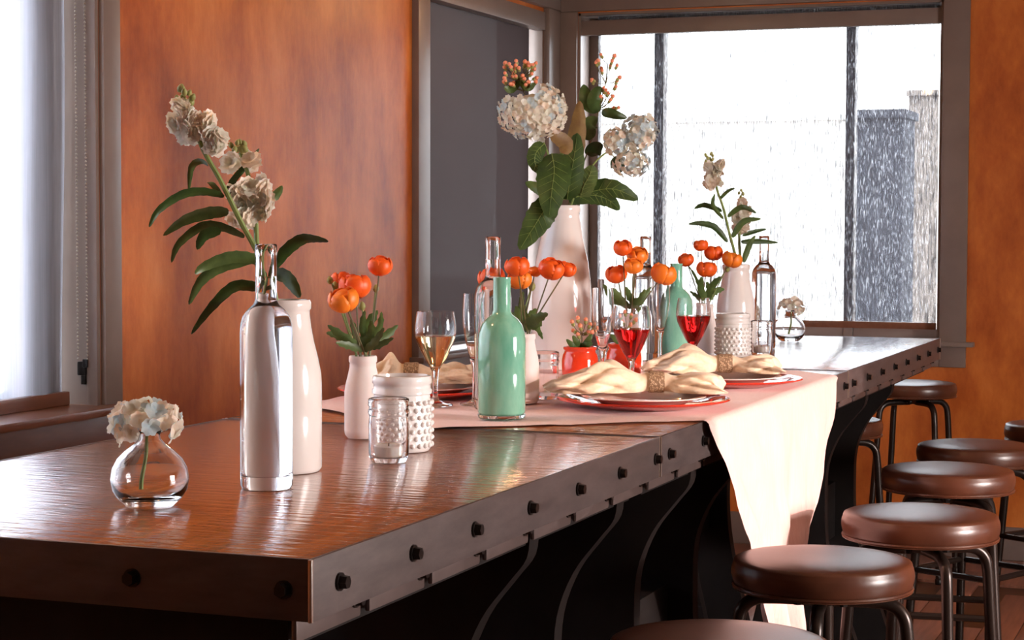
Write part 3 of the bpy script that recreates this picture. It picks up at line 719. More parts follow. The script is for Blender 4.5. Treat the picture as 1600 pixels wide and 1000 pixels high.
# -- place settings
def setting(px, py, where):
    p = onZ(px, py, TZ); base = Vector((p.x, p.y, TZ + .006))
    tag(lathe('charger_plate', [(0, 0), (.11, 0), (.125, .004), (.16, .010), (.176, .014), (.178, .0155), (.176, .018), (.158, .0145), (.124, .0075), (.11, .005), (0, .005)], 'red_glass', None, 64, base), 'red glass charger plate ' + where, 'plate', 'red charger plates')
    b2 = base + Vector((0, 0, .0055))
    tag(lathe('dinner_plate', [(0, 0), (.085, 0), (.095, .005), (.118, .0125), (.128, .015), (.128, .017), (.117, .0155), (.093, .009), (.084, .0045), (0, .0045)], 'plate_white', None, 64, b2), 'pale pink rimmed plate on the red charger ' + where, 'plate', 'pale dinner plates')
    return b2 + Vector((0, 0, .0185))
def napkin(px0, px1, ring_px, top_py, base, where, seed, yawdeg):
    """rolled cloth pulled through a ring: a pinched tube with deep folds"""
    rr = random.Random(seed); dep = depth(base)
    A = atd(px0, 0, dep); B = atd(px1, 0, dep); Rg = atd(ring_px, 0, dep)
    ln = (B - A).length; rt = (Rg - A).length / ln
    ang = math.atan2(B.y - A.y, B.x - A.x) + math.radians(yawdeg)
    mid = Vector(((A.x + B.x) / 2, (A.y + B.y) / 2, base.z))
    root = bmesh.new(); nu, nv = 90, 96; rings = []
    ph = [rr.uniform(0, 6) for _ in range(6)]
    for i in range(nu + 1):
        t_ = i / nu; x = (t_ - .5) * ln
        d = abs(t_ - rt) / (rt if t_ < rt else (1 - rt))
        w_ = .021 + .040 * (d ** .7) * (1 - .30 * max(0, d - .75) / .25)
        h_ = .0125 + (.022 * math.exp(-((d - .42) / .30) ** 2) + .004 * d if t_ < rt else .010 * math.sin(min(d, 1) * PI * .8)) 
        if d > .9: h_ *= 1 - (d - .9) * 6; w_ *= 1 - (d - .9) * 3.5
        pin = 1 - min(1, max(0, abs(t_ - rt) * ln - .018) / .03); pin = pin * pin * (3 - 2 * pin)
        w_ += (.0232 - w_) * pin; h_ += (.0188 - h_) * pin
        ring = []
        for k in range(nv):
            a = 2 * PI * k / nv
            amp = min(1, max(0, d - .12) * 2.4) * (1 - pin)
            f = 1 + amp * (.42 * abs(math.sin(2.5 * a + ph[0] + t_ * 8 + .8 * math.sin(t_ * 6 + ph[4]))) - .22 + .26 * abs(math.sin(4 * a + ph[1] - t_ * 11)) - .12 + .10 * abs(math.sin(7 * a + ph[2] + t_ * 14)))
            yy = w_ * math.cos(a) * f; zz = h_ * (math.sin(a) * f)
            fb = .55 + .45 * pin
            zz = max(zz, -h_ * fb) + h_ * fb + .002 + .0017 * pin
            xx = x + .012 * min(1, max(0, d - .3) * 2) * amp * math.sin(3 * a + ph[3]) * (1 if i not in (0, nu) else .4)
            ring.append(root.verts.new((xx, yy, max(zz, .001))))
        rings.append(ring)
    for a, b_ in zip(rings, rings[1:]):
        for k in range(nv): root.faces.new((a[k], a[(k + 1) % nv], b_[(k + 1) % nv], b_[k]))
    root.faces.new(rings[0][::-1]); root.faces.new(rings[-1])
    o = done('napkin', root, 'napkin_cloth', None, mid, ang=120); o.rotation_euler = (0, 0, ang)
    tag(o, 'cream cloth napkin pulled through a woven ring ' + where, 'napkin', 'rolled cream napkins')
    rb = bmesh.new(); n_ = 40; prof = []
    for k in range(n_):
        a = 2 * PI * k / n_; prof.append((math.cos(a), math.sin(a)))
    L = []
    for (xx, sc_) in ((-.016, 1.0), (-.010, 1.05), (0, 1.02), (.010, 1.05), (.016, 1.0), (.016, .9), (-.016, .9)):
        L.append([rb.verts.new((xx, .0265 * sc_ * c, .0215 * sc_ * s_ + .0225)) for c, s_ in prof])
    for i in range(len(L)):
        a, b_ = L[i], L[(i + 1) % len(L)]
        for k in range(n_): rb.faces.new((a[k], a[(k + 1) % n_], b_[(k + 1) % n_], b_[k]))
    q = mid + Vector((math.cos(ang), math.sin(ang), 0)) * ((rt - .5) * ln)
    ro = done('napkin_ring', rb, 'woven_ring', None, (q.x, q.y, base.z), ang=50); ro.rotation_euler = (0, 0, ang)
    tag(ro, 'woven straw napkin ring on the napkin ' + where, 'napkin ring', 'woven napkin rings')
b = setting(1005, 639, 'by the empty glass jar'); napkin(856, 1134, 1029, 560, b, 'by the empty glass jar', 3, 0)
b = setting(1134, 605, 'by the second red wine glass'); napkin(1010, 1224, 1137, 535, b, 'by the second red wine glass', 8, 0)
b = setting(656, 622, 'by the white wine glass'); napkin(582, 748, 643, 570, b, 'by the white wine glass', 5, 0)

# ------------------------------------------------------------ flowers
def blade(name, pts, wmax, material, parent, fold=.25, tip=.35, wav=0.0, nrm=None, rib=False):
    """leaf along a curve: width profile, a folded midrib, a little thickness"""
    c = smooth_path(pts, 6); n_ = len(c); bm = bmesh.new(); rows = []
    vd = (c[n_ // 2] - CAM).normalized() if nrm is None else nrm
    for i, p in enumerate(c):
        t = i / (n_ - 1)
        tan = (c[min(i + 1, n_ - 1)] - c[max(i - 1, 0)]).normalized()
        side = tan.cross(vd).normalized(); nn = side.cross(tan)
        wd = wmax * (math.sin(PI * min(1, (t * (1 - tip) / .5 if t < .5 / (1 - tip) * .5 * 1 else t))) if False else 1)
        q = t ** (.75 if tip > .3 else 1.0)
        wd = wmax * max(.08, math.sin(PI * (.04 + .95 * q)) ** .65)
        if i == n_ - 1: wd = wmax * .06
        ww = 1 + wav * math.sin(i * 2.3)
        rows.append([bm.verts.new(p + side * wd * ww * k + nn * (abs(k) * wd * fold)) for k in (-1, -.5, 0, .5, 1)])
    for a, b_ in zip(rows, rows[1:]):
        for k in range(4): bm.faces.new((a[k], a[k + 1], b_[k + 1], b_[k]))
    bmesh.ops.recalc_face_normals(bm, faces=bm.faces)
    bmesh.ops.solidify(bm, geom=bm.faces[:], thickness=wmax * .05)
    lf = done(name, bm, material, parent, ang=80)
    if rib:
        tube('midrib', [p - (p_n * wmax * .03) for p, p_n in zip(c, [vd] * n_)][:-1], (lambda q: .0011 * (1 - .7 * q)), 'stem_green', lf, 5)
        for k in range(3, n_ - 4, 2):
            tan = (c[k + 1] - c[k - 1]).normalized(); side = tan.cross(vd).normalized(); nn = side.cross(tan)
            wd = wmax * max(.08, math.sin(PI * (.04 + .95 * (k / (n_ - 1)) ** .75)) ** .65)
            for sg in (-1, 1):
                q2 = c[min(k + 2, n_ - 1)] + side * sg * wd * .8 + nn * (.8 * wd * fold) - vd * wmax * .03
                tube('vein', [c[k] - vd * wmax * .03, (c[k] + q2) / 2 - vd * .0005, q2], (lambda q: .0006 * (1 - .6 * q)), 'stem_green', lf, 4)
    return lf
def petal_mesh(name, w_, l_, cup, material, curl=0.0, notch=0.0, nu=6, nv=4):
    """single petal growing from origin along +Y, opening towards +Z"""
    bm = bmesh.new(); g = []
    for i in range(nu + 1):
        t = i / nu; row = []
        wd = w_ * (math.sin(PI * (.12 + .80 * t ** .8)) ** .7)
        for j in range(nv + 1):
            s_ = (j / nv - .5) * 2
            y = l_ * (t - notch * (1 - abs(s_)) * t * t)
            row.append(bm.verts.new((wd * s_, y * math.cos(curl * t), cup * (s_ * s_) * wd + y * math.sin(curl * t) + .0006 * math.sin(7 * t + 5 * s_))))
        g.append(row)
    for i in range(nu):
        for j in range(nv): bm.faces.new((g[i][j], g[i][j + 1], g[i + 1][j + 1], g[i + 1][j]))
    me = bpy.data.meshes.new(name)
    bmesh.ops.recalc_face_normals(bm, faces=bm.faces); bmesh.ops.solidify(bm, geom=bm.faces[:], thickness=.0004)
    bm.to_mesh(me); bm.free()
    for p in me.polygons: p.use_smooth = True
    me.materials.append(M[material]); return me
def floret_mesh(name, r, npet, material, eye=None, cup=.35, lift=.35, notch=.08, layers=1):
    bm = bmesh.new()
    for ly in range(layers):
        rl = r * (1 - .32 * ly); lf = lift + .5 * ly
        for k in range(npet):
            a = 2 * PI * (k + .5 * ly) / npet; nu, nv = 4, 4; g = []
            for i in range(nu + 1):
                t = i / nu; row = []; wd = rl * .62 * math.sin(PI * (.10 + .74 * t)) ** .8
                for j in range(nv + 1):
                    s_ = (j / nv - .5) * 2; y = rl * (t - notch * (1 - abs(s_)) * t * t)
                    z = lf * y * (1 - .4 * t) + cup * s_ * s_ * wd * .5 + ly * r * .10 + r * .05 * math.sin(k * 2.1 + t * 4 + s_ * 3)
                    x = wd * s_
                    row.append(bm.verts.new((x * math.cos(a) - y * math.sin(a), x * math.sin(a) + y * math.cos(a), z)))
                g.append(row)
            for i in range(nu):
                for j in range(nv): bm.faces.new((g[i][j], g[i][j + 1], g[i + 1][j + 1], g[i + 1][j]))
    bmesh.ops.recalc_face_normals(bm, faces=bm.faces)
    me = bpy.data.meshes.new(name); bm.to_mesh(me); bm.free()
    for p in me.polygons: p.use_smooth = True
    me.materials.append(M[material]); return me
HYD = [floret_mesh('floret', .0125, 4, 'petal_blue', lift=.35, cup=.6), floret_mesh('floret', .0125, 4, 'petal_ivory', lift=.55, cup=.7), floret_mesh('floret', .012, 4, 'petal_cream', lift=.75, cup=.6)]
STK = [floret_mesh('floret', .0165, 5, 'petal_cream', lift=.3, layers=2, notch=.15), floret_mesh('floret', .0165, 5, 'petal_ivory', lift=.45, layers=2, notch=.12)]
def bud_mesh(name, r, l_, material):
    bm = bmesh.new(); lathe_bm(bm, [(0, 0), (r * .6, .08 * l_), (r, .4 * l_), (r * .85, .7 * l_), (r * .35, .95 * l_), (0, l_)], 10)
    me = bpy.data.meshes.new(name); bmesh.ops.recalc_face_normals(bm, faces=bm.faces); bm.to_mesh(me); bm.free()
    for p in me.polygons: p.use_smooth = True
    me.materials.append(M[material]); return me
GBUD = bud_mesh('bud', .0045, .012, 'bud_green'); BERRY = bud_mesh('berry', .0046, .0095, 'berry_coral')
def put(name, me, parent, p, nrm, spin=0, sc_=1.0):
    o = link(name, me, None, parent); o.location = p
    q = Vector(nrm).to_track_quat('Z', 'Y'); o.rotation_mode = 'QUATERNION'
    o.rotation_quaternion = q @ Quaternion((0, 0, 1), spin); o.scale = (sc_,) * 3
    return o
def stem_of(t, base, pts, rad=.003, material='stem_green', name='stem'):
    return tube(name, smooth_path([p - base for p in pts], 6), (lambda q: rad * (1.15 - .45 * q)), material, t, 8)

def hydrangea(base, stem_px, centre_px, rx, ry, dep, n_, label, seed, leaves=(), rz=None, msc=1.0, deps=None, colors=(0, 0, 1, 1, 2), skip=None, core=(1.0, 0.0)):
    rr = random.Random(seed)
    t = thing('hydrangea', label, 'flower', base, 'hydrangea stems')
    C = atv(*centre_px, dep); s = dep / F; ax, az = rx * s, ry * s; ay = min(ax, az) * 1.0 if rz is None else rz
    pts = [atv(*p, d_) for p, d_ in stem_px]
    stem_of(t, base, pts + [C - up * az * .3], .0028)
    ck, cl = core
    lathe('flower_core', [(0, -az * .6 * ck), (ax * .45 * ck, -az * .45 * ck), (ax * .62 * ck, 0), (ax * .45 * ck, az * .45 * ck), (0, az * .6 * ck)], 'petal_ivory', t, 14, C - base + up * az * cl)
    for k in range(n_):
        z_ = 1 - 2 * (k + .5) / n_; ph = k * 2.39996
        q = math.sqrt(1 - z_ * z_); d_ = Vector((q * math.cos(ph), q * math.sin(ph), z_))
        j = .92 + rr.uniform(-.10, .12)
        v = right * d_.x * ax * j + HF * d_.y * ay * j + up * d_.z * az * j
        nn = (right * d_.x / ax + HF * d_.y / ay + up * d_.z / az).normalized() + Vector((rr.uniform(-.6, .6), rr.uniform(-.6, .6), rr.uniform(-.6, .6)))
        ch_, sp_, ms_ = rr.choice(colors), rr.uniform(0, 6), msc * rr.uniform(.85, 1.2)
        if skip and skip(C + v * .92 - base, d_): continue
        put('floret', HYD[ch_], t, C - base + v * .92, nn, sp_, ms_)
    for (lp, wpx, mt_) in leaves:
        blade('leaf', [atv(*p, dep + (dd or 0)) - base for p, dd in lp], wpx * s, mt_, t, nrm=HF, fold=.18, rib=wpx > 12 and mt_ != 'leaf_brown', wav=.05)
    return t

d1 = hdep(loc_b1)
bv_rim = max(z for r, z in bv); bv_out = bv[:14]
def in_bud_vase(p, d_):
    if p.z > bv_rim + .006: return False
    r_ = 0
    for (r0, z0_), (r1, z1_) in zip(bv_out, bv_out[1:]):
        if min(z0_, z1_) - 1e-6 <= p.z <= max(z0_, z1_) + 1e-6 and abs(z1_ - z0_) > 1e-7: r_ = max(r_, r0 + (r1 - r0) * (p.z - z0_) / (z1_ - z0_))
    r_ = max(r_, bv_out[-1][0])
    return math.hypot(p.x, p.y) < r_ + .0105
hydrangea(rest(loc_b1), [((220, 768), d1), ((222, 745), d1), ((228, 712), d1), ((229, 690), d1)], (229, 661), 56, 36, d1, 46, 'cluster of pale blue and cream hydrangea florets in the bud vase on bare wood', 1, msc=1.0, colors=(0, 0, 0, 1, 2), skip=in_bud_vase, core=(.75, .22))
d2 = hdep(loc_b2)
hydrangea(rest(loc_b2), [((1232, 524), d2), ((1236, 505), d2), ((1236, 495), d2)], (1237, 480), 20, 14, d2, 34, 'small cream hydrangea cluster in the bud vase near the window', 2, msc=.85, colors=(1, 2, 2), skip=in_bud_vase, core=(.6, .35))
# tall vase
dt = hdep(loc_tall); bt = rest(loc_tall)
def lv(ps, w_, m_): return ([(p if len(p) == 2 and isinstance(p[0], tuple) else (p, 0)) for p in ps], w_, m_)
hydrangea(bt, [((875, 420), dt), ((872, 330), dt), ((862, 260), dt - .02), ((846, 215), dt - .04)], (832, 174), 56, 46, dt - .05, 230,
          'large ivory hydrangea head leaning toward the dark shade', 3, msc=.82, colors=(0, 1, 1, 1, 2), skip=lambda p, d_: d_.z > .52 and -.98 < d_.x < .22, leaves=[
    lv([((862, 240), -.02), ((866, 265), -.06), ((862, 300), -.085), ((858, 340), -.09)], 27, 'leaf_dark'),
    lv([((868, 312), -.02), ((850, 330), -.065), ((832, 358), -.07), ((812, 390), -.07)], 22, 'leaf_dark'),
    lv([((850, 225), -.03), ((838, 238), -.03), ((836, 255), -.03), ((846, 272), -.02)], 13, 'leaf_dark'),
    lv([((863, 312), 0), ((845, 297), .02), ((832, 290), .03), ((821, 285), .03)], 9, 'leaf_green'),
    lv([((880, 240), .03), ((884, 225), .03), ((868, 212), .02), ((862, 206), .01)], 12, 'leaf_brown')])
hydrangea(bt, [((884, 420), dt), ((890, 330), dt), ((915, 275), dt + .01), ((945, 240), dt + .02)], (1000, 206), 28, 28, dt + .03, 62,
          'looser blue white hydrangea head leaning toward the bright window', 4, msc=.9, colors=(0, 0, 1, 2), leaves=[
    lv([((888, 312), -.02), ((930, 298), -.02), ((962, 296), -.03), ((997, 312), -.02)], 17, 'leaf_dark'),
    lv([((890, 310), -.02), ((925, 305), -.02), ((950, 312), -.02), ((968, 328), -.02)], 14, 'leaf_dark'),
    lv([((886, 312), -.03), ((890, 285), -.05), ((897, 245), -.05), ((902, 208), -.03)], 20, 'leaf_dark'),
    lv([((905, 315), -.01), ((912, 292), -.04), ((922, 272), -.05), ((926, 258), -.05)], 16, 'leaf_green'),
    lv([((884, 312), -.02), ((882, 275), -.015), ((886, 235), -.015), ((885, 210), -.015)], 12, 'stem_green'),
    lv([((890, 305), -.02), ((895, 250), 0), ((903, 200), .005), ((906, 158), .01)], 16, 'leaf_brown'),
    lv([((955, 250), .03), ((962, 254), .02), ((966, 262), .02), ((962, 270), .02)], 12, 'leaf_dark')])
hx_ = bpy.data.objects
# extra lobes of the loose head
for (cx_, cy_, rx_, ry_, n_, sd_) in ((963, 222, 19, 21, 40, 41), (987, 255, 28, 20, 56, 42)):
    t_ = [o for o in bpy.data.objects if o.get('label', '').startswith('looser blue white')][0]
    rr = random.Random(sd_); C = atv(cx_, cy_, dt + .03); s = dt / F
    for k in range(n_):
        z_ = 1 - 2 * (k + .5) / n_; ph = k * 2.39996; q = math.sqrt(1 - z_ * z_); d_ = Vector((q * math.cos(ph), q * math.sin(ph), z_))
        v = right * d_.x * rx_ * s + HF * d_.y * ry_ * s + up * d_.z * ry_ * s
        put('floret', HYD[rr.choice((0, 0, 1, 2))], t_, C - bt + v * rr.uniform(.75, 1.0), v + Vector((rr.uniform(-.01, .01), rr.uniform(-.01, .01), rr.uniform(-.01, .01))), rr.uniform(0, 6), rr.uniform(.75, 1.0))
# berry sprigs
def berries(base, stem, pts, dep, label, seed, leaves=(), sc_=1.2, ivory=()):
    rr = random.Random(seed)
    t = thing('hypericum_sprig', label, 'berry sprig', base, 'hypericum berry sprigs')
    sp = [atv(p[0], p[1], dep + (p[2] if len(p) > 2 else 0)) for p in stem]; stem_of(t, base, sp, .0016 * sc_, 'stem_dark')
    for (x, y) in pts:
        p = atv(x, y, dep + rr.uniform(-.015, .015))
        a = min(sp, key=lambda q: (q - p).length + (0 if q.z < p.z else .05))
        tube('twig', smooth_path([a - base, (a * .4 + p * .6) - base + Vector((0, 0, -.004)), p - base], 3), .0008 * sc_, 'stem_dark', t, 5)
        nn = (p - a).normalized() + Vector((rr.uniform(-.3, .3), rr.uniform(-.3, .3), .5))
        put('sepal', GBUD, t, p - base - nn.normalized() * .003 * sc_, nn, 0, sc_ * .85)
        put('berry', BERRY, t, p - base + nn.normalized() * .003 * sc_, nn, 0, sc_ * rr.uniform(.85, 1.1))
    for (lp, wpx, mt_) in leaves:
        blade('leaf', [atv(*p, dep + (dd or 0)) - base for p, dd in lp], wpx * dep / F, mt_, t, nrm=HF)
    return t
rr = random.Random(5)
berries(bt, [(882, 400, .055), (872, 320, .058), (858, 250, .085), (838, 190, .085), (818, 142, .07), (812, 126, .02)], [(790 + 46 * rr.random(), 102 + 34 * rr.random()) for _ in range(34)] + [(793, 102), (808, 100), (820, 102), (830, 112)], dt - .035,
        'coral berry sprig rising out of the large ivory hydrangea', 11, leaves=[lv([((812, 126), .02), ((802, 136), 0), ((796, 140), -.02), ((788, 136), -.03)], 7, 'leaf_green'), lv([((812, 126), .02), ((822, 134), 0), ((828, 136), -.02), ((836, 130), -.03)], 7, 'leaf_green')])
berries(bt, [(880, 400, -.095), (888, 322, -.09), (906, 270, -.03), (926, 215, 0), (936, 170, 0), (946, 130, 0), (950, 100, 0)], [(941, 90), (936, 100), (933, 103), (958, 92), (955, 100), (953, 107), (941, 115), (940, 112), (929, 127), (927, 131), (962, 107), (964, 125), (962, 131), (960, 140), (942, 143), (945, 146), (932, 153), (938, 156), (955, 155), (951, 160), (954, 171), (962, 170), (948, 150), (940, 158)], dt + .105,
        'tall coral berry sprig standing against the bright window', 12, leaves=[
    lv([((936, 172), 0), ((922, 162), -.01), ((915, 148), -.01), ((912, 132), 0)], 13, 'leaf_dark'), lv([((936, 175), 0), ((928, 160), -.02), ((932, 145), -.02), ((940, 136), -.01)], 11, 'leaf_dark'),
    lv([((940, 178), 0), ((950, 176), -.01), ((965, 180), -.01), ((980, 184), 0)], 8, 'leaf_dark'), lv([((928, 215), 0), ((920, 205), -.02), ((922, 192), -.02), ((934, 184), 0)], 14, 'leaf_green'),
    lv([((924, 245), 0), ((926, 238), -.02), ((934, 230), -.02), ((942, 226), -.01)], 13, 'leaf_dark')])
for (lc, pts, lab, sd_) in ((loc_r1, [(896, 508), (903, 503), (915, 505), (920, 512), (908, 515), (900, 520), (914, 522), (922, 524), (926, 516), (905, 528)], 'coral berry sprig in the red jar beside the flute', 21),
                            (loc_r2, [(968, 500), (976, 494), (985, 498), (990, 505), (973, 508), (982, 512)], 'coral berry sprig in the red jar behind the red wine glass', 22)):
    d_ = hdep(lc); x_ = 907 if sd_ == 21 else 976
    k_ = 0 if sd_ == 21 else -8
    berries(rest(lc), [(x_, 582 + k_), (x_, 560 + k_), (x_ + 2, 540 + k_), (x_ + 2, 522 + k_)], pts, d_, lab, sd_, leaves=[
        lv([((x_, 546 + k_), 0), ((x_ - 12, 540 + k_), -.02), ((x_ - 22, 530 + k_), -.02)], 5, 'leaf_green'), lv([((x_, 546 + k_), 0), ((x_ + 8, 540 + k_), -.02), ((x_ + 19, 536 + k_), -.02)], 6, 'leaf_dark'),
        lv([((x_ + 2, 545 + k_), 0), ((x_ - 6, 535 + k_), -.02), ((x_ - 12, 524 + k_), -.02)], 5, 'leaf_green'), lv([((x_ + 2, 545 + k_), 0), ((x_ + 12, 532 + k_), -.02), ((x_ + 18, 522 + k_), -.02)], 5, 'leaf_green')], sc_=1.25)

# stock
def stock(base, stem, spikes, buds, leaves, dep, label, seed, fs=1.0, lean=0.0, foot=0.0):
    rr = random.Random(seed); t = thing('stock_flower', label, 'flower', base, 'white stock stems')
    s = dep / F; yb, yt = stem[1][1], stem[-1][1]
    def dz(y): return dep + foot + lean * min(1, max(0, (yb - y) / (yb - yt) * 1.6))
    stem_of(t, base, [atv(*p, dz(p[1])) for p in stem], .0042 * fs)
    for (x, y, r) in spikes:
        for k in range(3):
            a = rr.uniform(0, 6.28); C = atv(x + rr.uniform(-1, 1) * r * .5, y + rr.uniform(-1, 1) * r * .5, dz(y) + rr.uniform(-.018, .012))
            nn = -HF * rr.uniform(.2, 1) + right * rr.uniform(-1, 1) + up * rr.uniform(-.6, .7)
            put('floret', rr.choice(STK), t, C - base, nn, a, rr.uniform(.85, 1.15) * fs)
    for (x, y) in buds:
        put('bud', GBUD, t, atv(x, y, dz(y) + rr.uniform(-.01, .01)) - base, up + right * rr.uniform(-.6, .6) - HF * rr.uniform(0, .6), 0, rr.uniform(.8, 1.25) * fs)
    for i, (lp, wpx) in enumerate(leaves):
        dd = rr.uniform(-.05, .05); n_ = len(lp)
        blade('leaf', [atv(*p, dz(lp[0][1]) + dd * k / (n_ - 1)) - base for k, p in enumerate(lp)], wpx * s * .55, 'leaf_green' if i % 3 else 'leaf_dark', t, nrm=(HF + up * rr.uniform(-.3, .8)).normalized(), fold=.3, wav=.06)
    return t
dm = hdep(loc_m1); bm1 = rest(loc_m1)
stock(bm1, [(440, 600), (432, 475), (410, 410), (376, 346), (346, 285), (318, 235), (303, 195), (290, 162), (286, 146)],
      [(287, 188, 12), (303, 186, 14), (292, 205, 14), (310, 195, 14), (330, 190, 12), (325, 212, 12), (342, 214, 10), (335, 226, 9), (280, 192, 8), (316, 205, 12), (300, 215, 12), (283, 165, 6), (290, 172, 8)],
      [(280, 145), (287, 143), (294, 150), (277, 158), (284, 156), (290, 160), (298, 158), (300, 166), (279, 168), (272, 162), (288, 150)],
      [([(350, 307), (319, 300), (284, 305), (248, 329), (233, 355)], 13), ([(357, 331), (328, 332), (288, 344), (255, 368)], 18), ([(382, 370), (345, 355), (314, 355), (279, 382), (268, 410)], 14),
       ([(345, 360), (319, 368), (308, 390)], 16), ([(420, 412), (385, 403), (354, 404), (319, 417), (305, 428)], 18), ([(400, 405), (345, 417), (314, 439), (295, 476)], 17), ([(420, 455), (393, 448), (363, 450), (328, 483), (299, 522)], 17), ([(325, 258), (312, 253), (299, 263), (295, 298)], 11)],
      dm, 'tall leaning stem of white stock in the milk bottle behind the clear bottle', 31, 1.0, -.01, -.010)
stock(bm1, [(436, 600), (430, 475), (404, 400), (399, 330), (392, 290), (383, 258), (375, 238)],
      [(370, 300, 8), (378, 320, 10), (372, 340, 10), (392, 300, 10), (412, 290, 11), (420, 310, 11), (405, 325, 12), (385, 345, 10), (415, 330, 9), (380, 295, 9), (364, 256, 5), (392, 250, 6)],
      [(364, 232), (370, 228), (377, 227), (384, 230), (386, 238), (372, 238), (379, 240), (366, 240), (354, 260)],
      [([(356, 311), (363, 285), (389, 254), (405, 232)], 10), ([(415, 312), (430, 305), (441, 290)], 15), ([(347, 307), (332, 289), (325, 285)], 9), ([(428, 420), (445, 395), (470, 376), (490, 374), (513, 377)], 19), ([(425, 432), (440, 432), (455, 443), (469, 465)], 24), ([(424, 470), (412, 430), (402, 405), (396, 395)], 16)],
      dm, 'shorter upright stem of white stock in the milk bottle behind the clear bottle', 32, 1.0, .05, .012)
dm2 = hdep(loc_m2); bm2 = rest(loc_m2)
stock(bm2, [(1152, 470), (1152, 415), (1141, 370), (1130, 325), (1120, 295), (1113, 262), (1109, 245)],
      [(1106, 290, 5), (1114, 288, 6), (1122, 284, 6), (1108, 278, 5), (1118, 275, 6), (1112, 268, 5), (1122, 270, 5), (1108, 260, 4), (1118, 262, 4), (1125, 258, 4)],
      [(1104, 245), (1110, 243), (1114, 246), (1107, 250), (1102, 255), (1112, 252)],
      [([(1137, 378), (1117, 355), (1095, 349), (1076, 350)], 9), ([(1144, 371), (1162, 346), (1189, 342)], 9), ([(1137, 339), (1159, 324), (1182, 333)], 8), ([(1128, 330), (1101, 321), (1085, 326)], 8), ([(1130, 342), (1114, 321), (1117, 303)], 6), ([(1124, 312), (1137, 299), (1148, 294)], 5)],
      dm2, 'taller stem of white stock in the milk bottle by the window', 33, 1.0, -.01, -.010)
stock(bm2, [(1156, 470), (1157, 415), (1155, 370), (1157, 330), (1158, 308)],
      [(1152, 355, 5), (1162, 358, 5), (1158, 345, 6), (1166, 348, 5), (1150, 340, 5), (1162, 335, 6), (1156, 325, 5), (1168, 330, 4), (1160, 318, 4)],
      [(1154, 304), (1159, 300), (1162, 306), (1157, 310)],
      [([(1158, 378), (1184, 377), (1216, 379)], 8), ([(1162, 410), (1170, 386), (1180, 368)], 9), ([(1152, 412), (1147, 425), (1143, 444)], 9), ([(1160, 368), (1180, 362), (1198, 358)], 7)],
      dm2, 'shorter stem of white stock in the milk bottle by the window', 34, 1.0, .055, .012)

# ranunculus
def ran_meshes(material):
    bm = bmesh.new(); lathe_bm(bm, [(0, -.75), (.35, -.70), (.68, -.35), (.74, .05), (.60, .42), (.30, .62), (0, .66)], 16)
    me = bpy.data.meshes.new('heart'); bmesh.ops.recalc_face_normals(bm, faces=bm.faces); bm.to_mesh(me); bm.free()
    for p in me.polygons: p.use_smooth = True
    me.materials.append(M[material])
    out = [me]
    for ri in (1.0, .86, .66):     # cupped petals wrapped round the heart
        bm = bmesh.new(); g = []
        for i in range(7):
            lat = -1.15 + i / 6 * (1.95 if ri > .7 else 2.2); row = []
            half = .78 * math.sin(PI * (.18 + .72 * i / 6)) ** .6
            for j in range(7):
                a = (j / 6 - .5) * 2 * half
                rad = ri * (1 + .05 * (i / 6) + .03 * math.cos(a * 3))
                row.append(bm.verts.new((rad * math.cos(lat) * math.cos(a), rad * math.cos(lat) * math.sin(a), .86 * rad * math.sin(lat))))
            g.append(row)
        for i in range(6):
            for j in range(6): bm.faces.new((g[i][j], g[i][j + 1], g[i + 1][j + 1], g[i + 1][j]))
        bmesh.ops.recalc_face_normals(bm, faces=bm.faces); bmesh.ops.solidify(bm, geom=bm.faces[:], thickness=.025)
        me = bpy.data.meshes.new('petal'); bm.to_mesh(me); bm.free()
        for p in me.polygons: p.use_smooth = True
        me.materials.append(M[material]); out.append(me)
    return out
RO, RA = ran_meshes('ranunculus_orange'), ran_meshes('ranunculus_amber')
RB = bud_mesh('bud', .75, 1.9, 'bud_green')
def ranunculus(base, C, R_, slot, foot, label, seed, amber, bud, leaves):
    """one stem from its own slot in the neck up to its bloom; leaves spring from the stem just above the rim"""
    rr = random.Random(seed); t = thing('ranunculus', label, 'flower', base, 'orange ranunculus stems')
    ax = (C - slot).normalized() * .6 + up * .5 - HF * rr.uniform(-.1, .3)
    tube('stem', [p - base for p in (foot, slot, slot * .5 + C * .5, C - (C - slot).normalized() * R_ * .6)], (lambda q: .0018 * (1.1 - .3 * q)), 'stem_green' if bud else 'stem_dark', t, 8)
    if bud:
        put('bud', RB, t, C - base - up * R_ * .9, ax, 0, R_)
    else:
        S_ = RA if amber else RO
        b0 = put('bloom', S_[0], t, C - base, ax, 0, R_)
        for (mi, n_, off) in ((1, 5, 0), (2, 5, .6), (3, 4, .3)):
            for k in range(n_):
                o = link('petal', S_[mi], None, b0); o.rotation_euler = (rr.uniform(-.06, .06), rr.uniform(-.10, .10), 2 * PI * k / n_ + off + rr.uniform(-.15, .15))
        for k in range(4):
            o = link('sepal', S_[3], None, b0); o.scale = (.9, .5, .5); o.location = (0, 0, -.42); o.rotation_euler = (0, .5, k * PI / 2)
    for pts, w_ in leaves:
        blade('leaf', [p - base for p in pts], w_, 'leaf_green', t, nrm=HF, fold=.2, wav=.22)
def seg_gap(p, a, b_):
    ab = b_ - a; t_ = max(0, min(1, (p - a).dot(ab) / ab.dot(ab))); return (p - a - ab * t_).length
